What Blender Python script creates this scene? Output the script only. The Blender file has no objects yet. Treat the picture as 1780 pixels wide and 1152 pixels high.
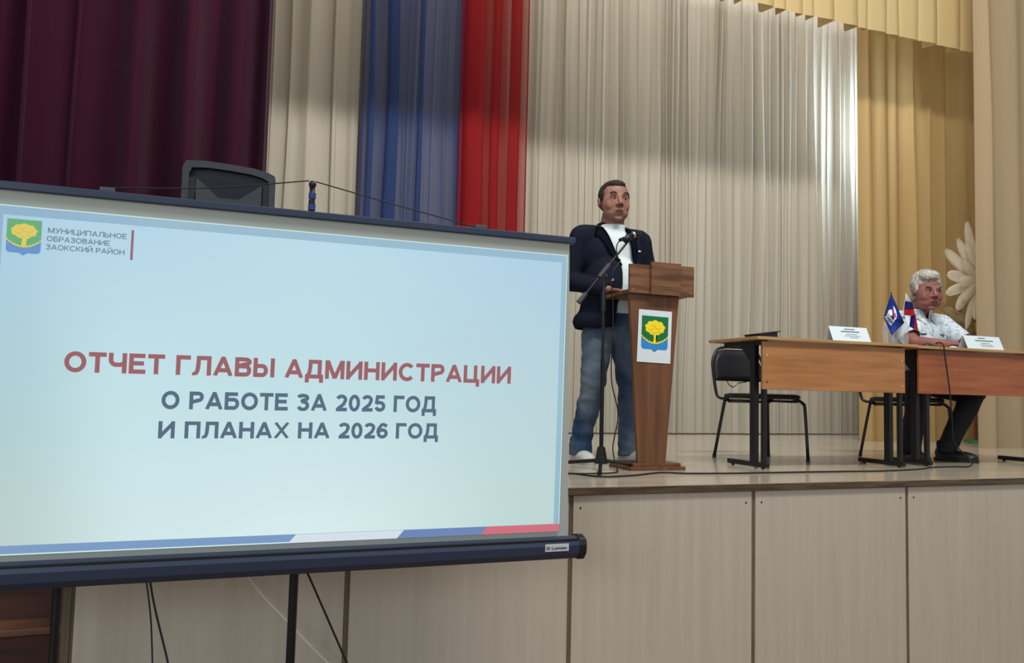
import bpy, bmesh, math, random
from math import sin, cos, pi, radians as R
from mathutils import Vector as V, Matrix, noise, Euler
from mathutils.bvhtree import BVHTree
random.seed(7)
sc = bpy.context.scene
C = sc.collection

# ------------------------------------------------------------------ camera
F, YAW, PITCH, ROLL = 1455.37, .3719, .0714, .0233
CAM = V((0, -3.3433, .4116))
fw = V((sin(YAW)*cos(PITCH), cos(YAW)*cos(PITCH), sin(PITCH)))
rt = V((cos(YAW), -sin(YAW), 0)); up = rt.cross(fw)
RT = cos(ROLL)*rt + sin(ROLL)*up; UP = -sin(ROLL)*rt + cos(ROLL)*up
cd = bpy.data.cameras.new('camera'); cam = bpy.data.objects.new('camera', cd); C.objects.link(cam)
cd.sensor_width = 36; cd.sensor_fit = 'HORIZONTAL'; cd.lens = F/1780*36
cd.clip_start = .02
cam.matrix_world = Matrix(((RT.x, UP.x, -fw.x, CAM.x), (RT.y, UP.y, -fw.y, CAM.y), (RT.z, UP.z, -fw.z, CAM.z), (0, 0, 0, 1)))
sc.camera = cam

def at(px, py, Y):
    "point of the plane y = Y that is seen at a pixel of the photograph"
    d = fw + RT*((px-890)/F) - UP*((py-576)/F)
    return CAM + d*((Y-CAM.y)/d.y)

# ------------------------------------------------------------------ light
w = bpy.data.worlds.new('world'); sc.world = w; w.use_nodes = True
bg = w.node_tree.nodes['Background']; bg.inputs[0].default_value = (.92, .97, 1, 1); bg.inputs[1].default_value = .53
def area(name, loc, target, size, power, col, sy=None):
    l = bpy.data.lights.new(name, 'AREA'); l.energy = power; l.color = col; l.size = size
    if sy: l.shape = 'RECTANGLE'; l.size_y = sy
    o = bpy.data.objects.new(name, l); C.objects.link(o); o.location = loc
    o.rotation_euler = (V(target)-V(loc)).to_track_quat('-Z', 'Y').to_euler()
    return o
area('hall_lamp', (2.2, -2.2, 6.2), (4.0, 4, 1.2), 3.4, 470, (1, .97, .91), .5)      # row of ceiling lamps in the hall
area('hall_window', (-5.5, -7.5, 2.6), (3, 2, .6), 4.5, 230, (.84, .94, 1), 2.6)       # daylight from the hall windows
area('wing_lamp', (7.65, 3.68, 3.55), (6.95, 4.36, 3.45), .5, 62, (.66, .83, 1))             # cool work lamp in the wing
area('added_fill_lamp', (4.2, 3.1, 5.5), (4.2, 4.3, 3.4), 6.5, 75, (1, .96, .9), .3)   # added fill, unseen above the frame, to brighten the upper back curtain
sc.view_settings.view_transform = 'Standard'; sc.view_settings.look = 'None'
sc.view_settings.gamma = 1; sc.view_settings.use_curve_mapping = False
sc.view_settings.exposure = 0.0

# ------------------------------------------------------------------ materials
def lin(c):
    return tuple(((x/255)/12.92 if x <= 10 else (((x/255)+.055)/1.055)**2.4) for x in c)
def mat(name, c, rough=.6, spec=.4, metal=0, noise_amt=0, scale=(8, 8, 8), c2=None, bump=0, bscale=60, emis=None, es=1,
        alpha=1, trans=0, sheen=0, detail=4, contrast=(.3, .7), coord='Object'):
    m = bpy.data.materials.new(name); m.use_nodes = True
    nt = m.node_tree; N = nt.nodes; L = nt.links; b = N['Principled BSDF']
    b.inputs['Base Color'].default_value = (*c, 1); b.inputs['Roughness'].default_value = rough
    b.inputs['Specular IOR Level'].default_value = spec; b.inputs['Metallic'].default_value = metal
    if sheen: b.inputs['Sheen Weight'].default_value = sheen
    tc = N.new('ShaderNodeTexCoord')
    if c2 is not None:
        mp = N.new('ShaderNodeMapping'); mp.inputs['Scale'].default_value = scale
        L.new(tc.outputs[coord], mp.inputs[0])
        n = N.new('ShaderNodeTexNoise'); n.inputs['Scale'].default_value = 1; n.inputs['Detail'].default_value = detail
        L.new(mp.outputs[0], n.inputs['Vector'])
        r = N.new('ShaderNodeValToRGB'); r.color_ramp.elements[0].position = contrast[0]; r.color_ramp.elements[1].position = contrast[1]
        r.color_ramp.elements[0].color = (*c, 1); r.color_ramp.elements[1].color = (*c2, 1)
        L.new(n.outputs[0], r.inputs[0]); L.new(r.outputs[0], b.inputs['Base Color'])
    if bump:
        n2 = N.new('ShaderNodeTexNoise'); n2.inputs['Scale'].default_value = bscale
        L.new(tc.outputs['Object'], n2.inputs['Vector'])
        bp = N.new('ShaderNodeBump'); bp.inputs['Strength'].default_value = bump; bp.inputs['Distance'].default_value = .01
        L.new(n2.outputs[0], bp.inputs['Height']); L.new(bp.outputs[0], b.inputs['Normal'])
    if emis:
        b.inputs['Emission Color'].default_value = (*emis, 1); b.inputs['Emission Strength'].default_value = es
    out = N['Material Output']
    last = b.outputs[0]
    if trans:
        t = N.new('ShaderNodeBsdfTranslucent'); t.inputs[0].default_value = (*c, 1)
        if c2 is not None: L.new(r.outputs[0], t.inputs[0])
        mx = N.new('ShaderNodeMixShader'); mx.inputs[0].default_value = trans
        L.new(last, mx.inputs[1]); L.new(t.outputs[0], mx.inputs[2]); last = mx.outputs[0]
    if alpha < 1:
        t = N.new('ShaderNodeBsdfTransparent'); mx = N.new('ShaderNodeMixShader'); mx.inputs[0].default_value = alpha
        L.new(t.outputs[0], mx.inputs[1]); L.new(last, mx.inputs[2]); last = mx.outputs[0]
    L.new(last, out.inputs[0])
    return m
def wood(name, c, c2, scale, rough=.45, **k):
    return mat(name, lin(c), rough, .35, c2=lin(c2), scale=scale, detail=6, contrast=(.3, .68), **k)

M = {}
M['panel'] = wood('ash laminate', (188, 177, 162), (179, 168, 153), (26, 26, 1.1), .5)
M['joint'] = wood('brown joint strip', (110, 97, 80), (90, 78, 62), (40, 40, 4))
M['edge'] = wood('dark oak edge', (100, 82, 62), (58, 46, 34), (5, 60, 60))
M['stage'] = wood('pale stage laminate', (178, 168, 150), (160, 150, 132), (1.2, 14, 10), .16)
M['floor'] = wood('hall floor boards', (120, 92, 66), (95, 70, 50), (2, 20, 2), .5)
M['plaster'] = mat('plaster wall', lin((165, 155, 140)), .9, bump=.1)
M['stair'] = wood('red brown stair paint', (78, 44, 36), (56, 32, 28), (3, 20, 20), .5)
M['stairedge'] = wood('worn stair nosing', (120, 82, 60), (90, 60, 46), (6, 40, 40), .5)
M['maroon'] = mat('maroon velvet', lin((58, 20, 38)), .95, .05, c2=lin((48, 17, 33)), scale=(5, 5, .6), bump=.25, bscale=240, sheen=.05)
M['cream'] = mat('cream stage cloth', lin((202, 196, 182)), .9, .1, c2=lin((190, 183, 168)), scale=(9, 9, .25), trans=.3)
M['blue'] = mat('sheer blue cloth', lin((56, 78, 134)), .9, .1, trans=.35, alpha=.58)
M['red'] = mat('sheer red cloth', lin((160, 36, 42)), .9, .1, trans=.35, alpha=.66)
M['gold'] = mat('gold stage cloth', lin((192, 162, 112)), .85, .15, c2=lin((182, 150, 100)), scale=(6, 6, .3), trans=.35)
M['valance'] = mat('straw valance cloth', lin((205, 182, 132)), .85, .15, trans=.3)
M['peach'] = mat('peach beige cloth', lin((184, 162, 130)), .85, .15, c2=lin((174, 156, 126)), scale=(6, 6, .3), trans=.3)
M['black'] = mat('black plastic', lin((24, 25, 29)), .42)
M['blackmetal'] = mat('black painted metal', lin((18, 18, 22)), .38)
M['rubber'] = mat('black rubber cable', lin((17, 17, 20)), .55)
M['whitecable'] = mat('white cable', lin((215, 210, 198)), .5)
M['chrome'] = mat('chrome', (.6, .6, .62), .2, metal=1)
M['speaker'] = mat('charcoal speaker plastic', lin((46, 50, 58)), .55, bump=.15, bscale=400)
M['speakerdark'] = mat('black speaker horn', lin((22, 24, 28)), .45)
M['grille'] = mat('black grille', lin((14, 15, 17)), .6, bump=.5, bscale=500)
M['housing'] = mat('navy black aluminium', lin((44, 54, 76)), .35, .5)
M['fabric'] = mat('matt white screen fabric', lin((168, 172, 164)), .9, .1)
M['lectern'] = wood('walnut veneer', (114, 74, 50), (90, 57, 38), (30, 30, 2.2), .42)
M['lecternh'] = wood('walnut veneer boards', (128, 88, 60), (78, 50, 34), (3, 30, 38), .42)
M['desk1'] = wood('orange beech laminate', (170, 118, 72), (148, 98, 58), (2.5, 30, 34), .4)
M['desk2'] = wood('reddish beech laminate', (158, 92, 56), (134, 74, 42), (2.5, 30, 30), .4)
M['desktop'] = wood('beech worktop', (178, 142, 96), (160, 124, 80), (2.5, 30, 30), .35)
M['paper'] = mat('white paper', lin((206, 216, 220)), .8)
M['ink'] = mat('grey print', lin((84, 98, 112)), .8)
M['skin1'] = mat('skin', lin((146, 104, 88)), .55, .3, c2=lin((138, 96, 82)), scale=(14, 14, 14))
M['skin2'] = mat('ruddy skin', lin((140, 92, 82)), .55, .3, c2=lin((130, 82, 75)), scale=(14, 14, 14))
M['lip'] = mat('lips', lin((128, 72, 66)), .5)
M['lipdark'] = mat('mouth line', lin((60, 28, 26)), .6)
M['hair1'] = mat('dark brown hair', lin((52, 42, 38)), .7, .2, c2=lin((36, 29, 27)), scale=(120, 120, 30), bump=.3, bscale=260)
M['hair2'] = mat('grey white hair', lin((196, 192, 184)), .7, .2, c2=lin((126, 122, 116)), scale=(60, 60, 25), bump=.5, bscale=140)
M['eyew'] = mat('eye white', lin((170, 160, 152)), .3)
M['eyed'] = mat('iris', lin((34, 24, 20)), .25)
M['brow2'] = mat('grey brow', lin((120, 108, 100)), .8)
M['navy'] = mat('navy jacket cloth', lin((20, 24, 38)), .85, .12, c2=lin((17, 20, 33)), scale=(20, 20, 20), bump=.15, bscale=500)
M['white'] = mat('white cotton', lin((194, 204, 206)), .85, .1, bump=.1, bscale=200)
M['denim'] = mat('faded blue denim', lin((48, 70, 104)), .85, .15, c2=lin((118, 132, 142)), scale=(5, 5, 3), contrast=(.38, .72), bump=.2, bscale=500)
M['sneaker'] = mat('white sneaker leather', lin((206, 208, 206)), .5)
M['sole'] = mat('sneaker sole', lin((188, 190, 188)), .6)
M['shirt2'] = mat('white shirt with blue grey print', lin((200, 210, 216)), .8, .1, c2=lin((128, 148, 162)), scale=(62, 62, 62), contrast=(.46, .7), detail=3)
M['blacktrouser'] = mat('black trousers', lin((15, 16, 19)), .8)
M['green'] = mat('green print', lin((0, 106, 56)), .7)
M['yellow'] = mat('yellow print', lin((240, 214, 30)), .7)
M['yellowline'] = mat('ochre line print', lin((190, 160, 20)), .7)
M['bluep'] = mat('blue print', lin((38, 130, 200)), .7)
M['flagblue'] = mat('royal blue flag', lin((34, 72, 176)), .6)
M['flagwhite'] = mat('white flag', lin((232, 236, 240)), .6)
M['flagb'] = mat('blue stripe', lin((30, 40, 140)), .6)
M['flagr'] = mat('red stripe', lin((196, 22, 34)), .6)
M['pvc'] = mat('clear bottle plastic', (.62, .66, .68), .08, .9, alpha=.27)
M['petal'] = mat('white foam petal', lin((252, 249, 238)), .7, trans=.3)
M['petal2'] = mat('cream foam petal', lin((226, 216, 190)), .7, trans=.3)
M['stamen'] = mat('yellow flower centre', lin((226, 176, 40)), .7, bump=.5, bscale=80)
M['greenbase'] = mat('green stand base', lin((56, 110, 70)), .5)
M['stem'] = mat('brown stem', lin((104, 62, 34)), .6)

def emit(name, c, s=1.0, ramp=None):
    m = bpy.data.materials.new(name); m.use_nodes = True; nt = m.node_tree; N = nt.nodes; L = nt.links
    b = N['Principled BSDF']; b.inputs['Base Color'].default_value = (.06, .06, .06, 1); b.inputs['Roughness'].default_value = .9
    b.inputs['Specular IOR Level'].default_value = .1
    b.inputs['Emission Color'].default_value = (*lin(c), 1); b.inputs['Emission Strength'].default_value = s
    if ramp:            # the slide's own pale gradient: four corner colours (tl, tr, bl, br)
        tc = N.new('ShaderNodeTexCoord'); sp = N.new('ShaderNodeSeparateXYZ'); L.new(tc.outputs['Generated'], sp.inputs[0])
        def mix(a, b2, f):
            x = N.new('ShaderNodeMix'); x.data_type = 'RGBA'
            L.new(f, x.inputs[0])
            for v, i in ((a, 6), (b2, 7)):
                if isinstance(v, tuple): x.inputs[i].default_value = (*lin(v), 1)
                else: L.new(v, x.inputs[i])
            return x.outputs[2]
        def cr(stops, f):
            r = N.new('ShaderNodeValToRGB'); r.color_ramp.interpolation = 'EASE'
            for i, (p, c) in enumerate(stops):
                e = r.color_ramp.elements[i] if i < 2 else r.color_ramp.elements.new(p)
                e.position = p; e.color = (*lin(c), 1)
            L.new(f, r.inputs[0]); return r.outputs[0]
        top = cr(ramp[0], sp.outputs['X']); mid = cr(ramp[1], sp.outputs['X']); bot = cr(ramp[2], sp.outputs['X'])
        mr = N.new('ShaderNodeMapRange'); mr.inputs[1].default_value = .5; mr.inputs[2].default_value = 1; L.new(sp.outputs['Z'], mr.inputs[0])
        mr2 = N.new('ShaderNodeMapRange'); mr2.inputs[1].default_value = 0; mr2.inputs[2].default_value = .5; L.new(sp.outputs['Z'], mr2.inputs[0])
        lo = mix(bot, mid, mr2.outputs[0]); al = mix(lo, top, mr.outputs[0])
        L.new(al, b.inputs['Emission Color'])
    return m

# ------------------------------------------------------------------ helpers
def link(name, me, m, parent=None):
    if m and not len(me.materials): me.materials.append(m)
    o = bpy.data.objects.new(name, me); C.objects.link(o)
    if parent: o.parent = parent
    return o
def obj(name, bm, m, parent=None, smooth=False, off=None):
    bmesh.ops.recalc_face_normals(bm, faces=bm.faces)
    if off is not None: bmesh.ops.translate(bm, verts=bm.verts, vec=-V(off))
    me = bpy.data.meshes.new(name); bm.to_mesh(me); bm.free()
    if smooth:
        for p in me.polygons: p.use_smooth = True
    return link(name, me, m, parent)
def wobj(name, bm, m, parent, smooth=False):        # mesh given in world coordinates under an unrotated thing
    return obj(name, bm, m, parent, smooth, parent.location)
def thing(name, label, cat, loc=(0, 0, 0), rz=0, group=None):
    o = bpy.data.objects.new(name, None); C.objects.link(o); o.empty_display_size = .1
    o.location = loc; o.rotation_euler = (0, 0, rz); o['label'] = label; o['category'] = cat
    if group: o['group'] = group
    return o
def tag(o, label, cat, group=None):
    o['label'] = label; o['category'] = cat
    if group: o['group'] = group
    return o
def struct(o): o['kind'] = 'structure'; return o
def B(): return bmesh.new()
def box(bm, x0, x1, y0, y1, z0, z1, bev=0):
    r = bmesh.ops.create_cube(bm, size=1)
    vs = r['verts']
    for v in vs: v.co = V(((x0+x1)/2+v.co.x*(x1-x0), (y0+y1)/2+v.co.y*(y1-y0), (z0+z1)/2+v.co.z*(z1-z0)))
    if bev:
        es = list({e for v in vs for e in v.link_edges})
        bmesh.ops.bevel(bm, geom=es, offset=bev, segments=2, affect='EDGES', profile=.6)
    return bm
def cyl(bm, p0, p1, r0, r1=None, seg=16):
    p0 = V(p0); p1 = V(p1); r1 = r0 if r1 is None else r1; d = p1-p0
    mt = Matrix.Translation((p0+p1)/2) @ d.to_track_quat('Z', 'Y').to_matrix().to_4x4()
    bmesh.ops.create_cone(bm, cap_ends=True, segments=seg, radius1=r0, radius2=r1, depth=d.length, matrix=mt)
    return bm
def ell(bm, c, r, rot=(0, 0, 0), sub=3):
    mt = Matrix.Translation(c) @ Euler(rot).to_matrix().to_4x4() @ Matrix.Diagonal((*(r if hasattr(r, '__len__') else (r, r, r)), 1))
    bmesh.ops.create_icosphere(bm, subdivisions=sub, radius=1, matrix=mt); return bm
def cap(bm, p0, p1, r0, r1=None, seg=14):
    r1 = r0 if r1 is None else r1
    cyl(bm, p0, p1, r0, r1, seg); ell(bm, p0, r0, sub=2); ell(bm, p1, r1, sub=2); return bm
def spline(pts, n=6):
    P = [V(p) for p in pts]; P = [2*P[0]-P[1]] + P + [2*P[-1]-P[-2]]; out = []
    for i in range(1, len(P)-2):
        a, b, c, d = P[i-1:i+3]
        for k in range(n):
            t = k/n
            out.append(.5*((2*b)+(c-a)*t+(2*a-5*b+4*c-d)*t*t+(3*b-a-3*c+d)*t**3))
    out.append(P[-2]); return out
def tube(bm, pts, r, seg=8, n=6, smooth=True):
    P = spline(pts, n) if smooth else [V(p) for p in pts]
    rs = r if hasattr(r, '__len__') else None
    rings = []; prev = None
    for i, p in enumerate(P):
        t = (P[min(i+1, len(P)-1)]-P[max(i-1, 0)]).normalized()
        if prev is None:
            a = t.orthogonal().normalized()
        else:
            a = (prev - t*prev.dot(t)).normalized()
        prev = a; b = t.cross(a)
        rr = rs[min(int(i/(len(P)-1)*(len(rs)-1)+.5), len(rs)-1)] if rs else r
        rings.append([bm.verts.new(p+a*rr*cos(2*pi*k/seg)+b*rr*sin(2*pi*k/seg)) for k in range(seg)])
    for i in range(len(rings)-1):
        for k in range(seg):
            bm.faces.new((rings[i][k], rings[i][(k+1) % seg], rings[i+1][(k+1) % seg], rings[i+1][k]))
    bm.faces.new(rings[0]); bm.faces.new(rings[-1]); return bm
def prism(bm, pts, vec):
    "closed polygon extruded by vec"
    a = [bm.verts.new(p) for p in pts]; b = [bm.verts.new(V(p)+V(vec)) for p in pts]
    n = len(a); bm.faces.new(a); bm.faces.new(b[::-1])
    for i in range(n): bm.faces.new((a[i], b[i], b[(i+1) % n], a[(i+1) % n]))
    return bm
def evaluated(o):
    dg = bpy.context.evaluated_depsgraph_get(); dg.update()
    me = bpy.data.meshes.new_from_object(o.evaluated_get(dg), depsgraph=dg)
    return me
def blob(bm, voxel, smooth=6, wr=None, cut=None, thick=0, post=None, zc=()):
    "union of closed shapes -> one continuous smooth surface; optional cloth wrinkles, cut-away and thickness"
    me = bpy.data.meshes.new('t'); bm.to_mesh(me); bm.free()
    o = bpy.data.objects.new('t', me); C.objects.link(o)
    md = o.modifiers.new('r', 'REMESH'); md.mode = 'VOXEL'; md.voxel_size = voxel; md.use_smooth_shade = True
    s = o.modifiers.new('s', 'SMOOTH'); s.factor = .6; s.iterations = smooth
    out = evaluated(o); bpy.data.objects.remove(o)
    if wr:
        amp, sx, sy, sz = wr
        nrm = [v.normal.copy() for v in out.vertices]
        for v, nv in zip(out.vertices, nrm):
            q = V((v.co.x*sx, v.co.y*sy, v.co.z*sz))
            v.co += nv*amp*(1-2*abs(noise.noise(q)) + .6*noise.noise(q*2.3)-.5)
    b2 = bmesh.new(); b2.from_mesh(out); tree = BVHTree.FromBMesh(b2)
    for z, sg in zc:
        bmesh.ops.bisect_plane(b2, geom=b2.verts[:]+b2.edges[:]+b2.faces[:], plane_co=(0, 0, z), plane_no=(0, 0, sg), clear_outer=True)
    if cut:
        bmesh.ops.delete(b2, geom=[f for f in b2.faces if cut(f.calc_center_median())], context='FACES')
        for _ in range(10):
            ev = [v for v in b2.verts if v.is_boundary]
            mv = {}
            for v in ev:
                nb = [e.other_vert(v) for e in v.link_edges if e.is_boundary]
                if len(nb) == 2: mv[v] = (v.co*2+nb[0].co+nb[1].co)/4
            for v, c in mv.items(): v.co = c
    if post: post(b2)
    b2.to_mesh(out); b2.free()
    if thick:
        o = bpy.data.objects.new('t', out); C.objects.link(o)
        md = o.modifiers.new('s', 'SOLIDIFY'); md.thickness = thick; md.offset = -1
        out = evaluated(o); bpy.data.objects.remove(o)
    for p in out.polygons: p.use_smooth = True
    return out, tree

def text_mesh(body, h, bold=0, width=None):
    "flat lettering: origin at the left of the baseline, in the x-z plane; h = cap height"
    cu = bpy.data.curves.new('t', 'FONT'); cu.body = body; cu.size = 1; cu.offset = min(bold, .006); cu.resolution_u = 3
    o = bpy.data.objects.new('t', cu); C.objects.link(o)
    me = evaluated(o); bpy.data.objects.remove(o)
    if bold > .006:
        b = bmesh.new(); b.from_mesh(me); src = b.verts[:]+b.edges[:]+b.faces[:]; k = bold-.006
        for i, (ax, ay) in enumerate(((1, 0), (-1, 0), (0, 1), (0, -1), (.7, .7), (-.7, .7), (.7, -.7), (-.7, -.7))):
            g = bmesh.ops.duplicate(b, geom=src)['geom']
            bmesh.ops.translate(b, verts=[v for v in g if isinstance(v, bmesh.types.BMVert)], vec=(ax*k*1.15, ay*k, 0))
        b.to_mesh(me); b.free()
    xs = [v.co.x for v in me.vertices]; x0, x1 = min(xs), max(xs); ys = [v.co.y for v in me.vertices]
    caph = .73+2*bold
    sz = h/caph; sx = width/(x1-x0) if width else sz
    for v in me.vertices: v.co = V(((v.co.x-x0)*sx, 0, (v.co.y+bold)*sz))
    return me
def arc(cx, cy, rx, ry, a0, a1, n=14):
    return [(cx+rx*cos(R(a0+(a1-a0)*k/n)), cy+ry*sin(R(a0+(a1-a0)*k/n))) for k in range(n+1)]
def glyph(c, t):
    "centre lines of one capital (cap height 1, stroke t) -> (advance width, list of polylines)"
    h = t/2; T = 1-h; b = h; e = .0
    if c in 'OО': return .98, [arc(.49, .5, .49-h, .5-h+.01, 0, 360, 32)]
    if c == '0': return .72, [arc(.36, .5, .36-h, .5-h+.01, 0, 360, 28)]
    if c in 'TТ': return .80, [[(0, T), (.80, T)], [(.40, T), (.40, 0)]]
    if c == 'Ч': return .84, [[(h, 1), (h, .66)]+arc(h+.24, .66, .24, .24, 180, 270, 7)+[(.55, .42), (.84-h, .50)], [(.84-h, 1), (.84-h, 0)]]
    if c in 'EЕ': return .78, [[(h, 0), (h, 1)], [(h, T), (.75, T)], [(h, b), (.78, b)], [(h, .52), (.70, .52)]]
    if c == 'Г': return .70, [[(h, 0), (h, 1)], [(h, T), (.70, T)]]
    if c == 'Л': return .92, [[(.92-h, 0), (.92-h, 1)], [(.92-h, T), (.30, T)], [(.30, 1), (.28, .5)]+[(.25, .26), (.19, .12), (.10, .055), (0, .075)]]
    if c in 'AА': return .98, [[(h*.9, 0), (.49, .985-h*.3)], [(.98-h*.9, 0), (.49, .985-h*.3)], [(.22, .30), (.76, .30)], [(.42, T), (.56, T)]]
    if c in 'BВ': return .84, [[(h, 0), (h, 1)], [(h, T), (.50, T)]+arc(.50, .765, .24, .235-h, 90, -90, 10)+[(h, .53)], [(h, .53), (.54, .53)]+arc(.54, .265+h*.5, .30-h, .265-h*.5, 90, -90, 10)+[(h, b)]]
    if c == 'Б': return .84, [[(h, 0), (h, 1)], [(h, T), (.74, T)], [(h, .58), (.52, .58)]+arc(.52, .29+h*.5, .32-h, .29-h*.5, 90, -90, 10)+[(h, b)]]
    if c == 'Ь': return .82, [[(h, 0), (h, 1)], [(h, .56), (.50, .56)]+arc(.50, .28+h*.5, .32-h, .28-h*.5, 90, -90, 10)+[(h, b)]]
    if c == 'Ы': return 1.10, [[(h, 0), (h, 1)], [(h, .58), (.46, .58)]+arc(.46, .29+h*.5, .30-h, .29-h*.5, 90, -90, 10)+[(h, b)], [(1.10-h, 0), (1.10-h, 1)]]
    if c == 'Д': return .98, [[(.82-h*.4, b), (.82-h*.4, 1)], [(.84, T), (.28, T)], [(.28, 1), (.27, .6), (.23, .32), (.12, b)], [(0, b), (.98, b)], [(h, b), (h, -.22)], [(.98-h, b), (.98-h, -.22)]]
    if c == 'М': return 1.06, [[(h, 0), (h, 1)], [(1.06-h, 0), (1.06-h, 1)], [(h*1.3, 1), (.53, .04)], [(1.06-h*1.3, 1), (.53, .04)]]
    if c in 'ИЙ':
        g = [[(h, 0), (h, 1)], [(.90-h, 0), (.90-h, 1)], [(h, .11), (.90-h, .89)]]
        if c == 'Й': g.append(arc(.45, 1.26, .17, .13, 190, 350, 8))
        return .90, g
    if c in 'HН': return .88, [[(h, 0), (h, 1)], [(.88-h, 0), (.88-h, 1)], [(h, .53), (.88-h, .53)]]
    if c in 'CС': return .92, [arc(.49, .5, .49-h, .5-h+.01, 42, 318, 26)]
    if c in 'PР': return .80, [[(h, 0), (h, 1)], [(h, T), (.50, T)]+arc(.50, .70, .30-h, .30-h, 90, -90, 10)+[(h, .40+h*.0)]]
    if c == 'Ц': return .98, [[(h, 0), (h, 1)], [(.84-h, 0), (.84-h, 1)], [(h, b), (.98, b)], [(.98-h, b), (.98-h, -.22)]]
    if c == 'З': return .76, [arc(.35, .755, .35-h*.6, .245-h, 165, -90, 14)+[(.26, .53-h*.2)], [(.26, .52)]+arc(.37, .27+h*.3, .38-h, .27-h*.4, 90, -165, 14)]
    if c == 'П': return .88, [[(h, 0), (h, 1)], [(.88-h, 0), (.88-h, 1)], [(h, T), (.88-h, T)]]
    if c == 'Я': return .80, [[(.80-h, 0), (.80-h, 1)], [(.80-h, T), (.30, T)]+arc(.30, .70, .30-h, .30-h, 90, 270, 10)+[(.80-h, .40)], [(.36, .40), (.06, 0)]]
    if c in 'ХX': return .90, [[(.08, 1), (.82, 0)], [(.82, 1), (.08, 0)]]
    if c in 'КK': return .84, [[(h, 0), (h, 1)], [(h, .50), (.36, .53), (.56, .84), (.78, T)], [(.36, .53), (.78, 0)]]
    if c == 'У': return .84, [[(.08, 1), (.44, .36)], [(.78, 1), (.46, .30), (.36, .12), (.24, b), (.10, .07)]]
    if c == '2': return .72, [arc(.36, .70, .36-h, .30-h, 165, -25, 12)+[(.50, .42), (.24, .22), (.12, b)], [(.03, b), (.72, b)]]
    if c == '5': return .72, [[(.66, T), (.20, T)], [(.20, 1), (.13, .46)], [(.10, .48), (.22, .58)]+arc(.36, .33, .36-h, .33-h, 105, -165, 16)]
    if c == '6': return .72, [arc(.37, .33, .36-h, .33-h, 0, 360, 22), [(.66, .78)]+arc(.41, .72, .22, .28-h, 35, 120, 6)+[(.11, .60), (.07, .36)]]
    return .34, []
def letters_mesh(body, h, width, t=.2, gap=.10):
    "flat lettering built stroke by stroke in the x-z plane, origin left end of the baseline"
    b = bmesh.new(); x = 0
    for c in body:
        w_, strokes = glyph(c, t)
        for si, pl in enumerate(strokes):
            pl = [q for k_, q in enumerate(pl) if k_ == 0 or math.hypot(q[0]-pl[k_-1][0], q[1]-pl[k_-1][1]) > 1e-4]
            lo_ = -.22 if c in 'ДЦ' else 0; hi_ = 1.4 if c == 'Й' else 1.0
            if c in 'ОСЗ0256': lo_ = -.01; hi_ = 1.01
            yy = -.00006*si
            n = len(pl); L_ = []; Rr = []; closed = n > 20 and math.hypot(pl[0][0]-pl[-1][0], pl[0][1]-pl[-1][1]) < 1e-4
            for i, (px, py) in enumerate(pl):
                if closed: a = pl[(i-1) % (n-1)]; d = pl[(i+1) % (n-1)]
                else: a = pl[max(i-1, 0)]; d = pl[min(i+1, n-1)]
                u0 = (px-a[0], py-a[1]); u1 = (d[0]-px, d[1]-py)
                l0 = math.hypot(*u0) or 1; l1 = math.hypot(*u1) or 1
                tx = u0[0]/l0+u1[0]/l1; ty = u0[1]/l0+u1[1]/l1; l = math.hypot(tx, ty) or 1; tx /= l; ty /= l
                k = t/2
                cz_ = lambda z_: max(lo_, min(hi_, z_))
                L_.append(b.verts.new((x+px-ty*k, yy, cz_(py+tx*k)))); Rr.append(b.verts.new((x+px+ty*k, yy, cz_(py-tx*k))))
            for i in range(n-1): b.faces.new((L_[i], Rr[i], Rr[i+1], L_[i+1]))
        x += w_+gap
    x -= gap; sx = width/x
    for v in b.verts: v.co = V((v.co.x*sx, v.co.y, v.co.z*h))
    me = bpy.data.meshes.new('lettering'); b.to_mesh(me); b.free(); return me
def place_mesh(me, fn):
    for v in me.vertices: v.co = fn(v.co)
    return me
def disc_poly(n, fn): return [fn(2*pi*k/n) for k in range(n)]

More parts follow.
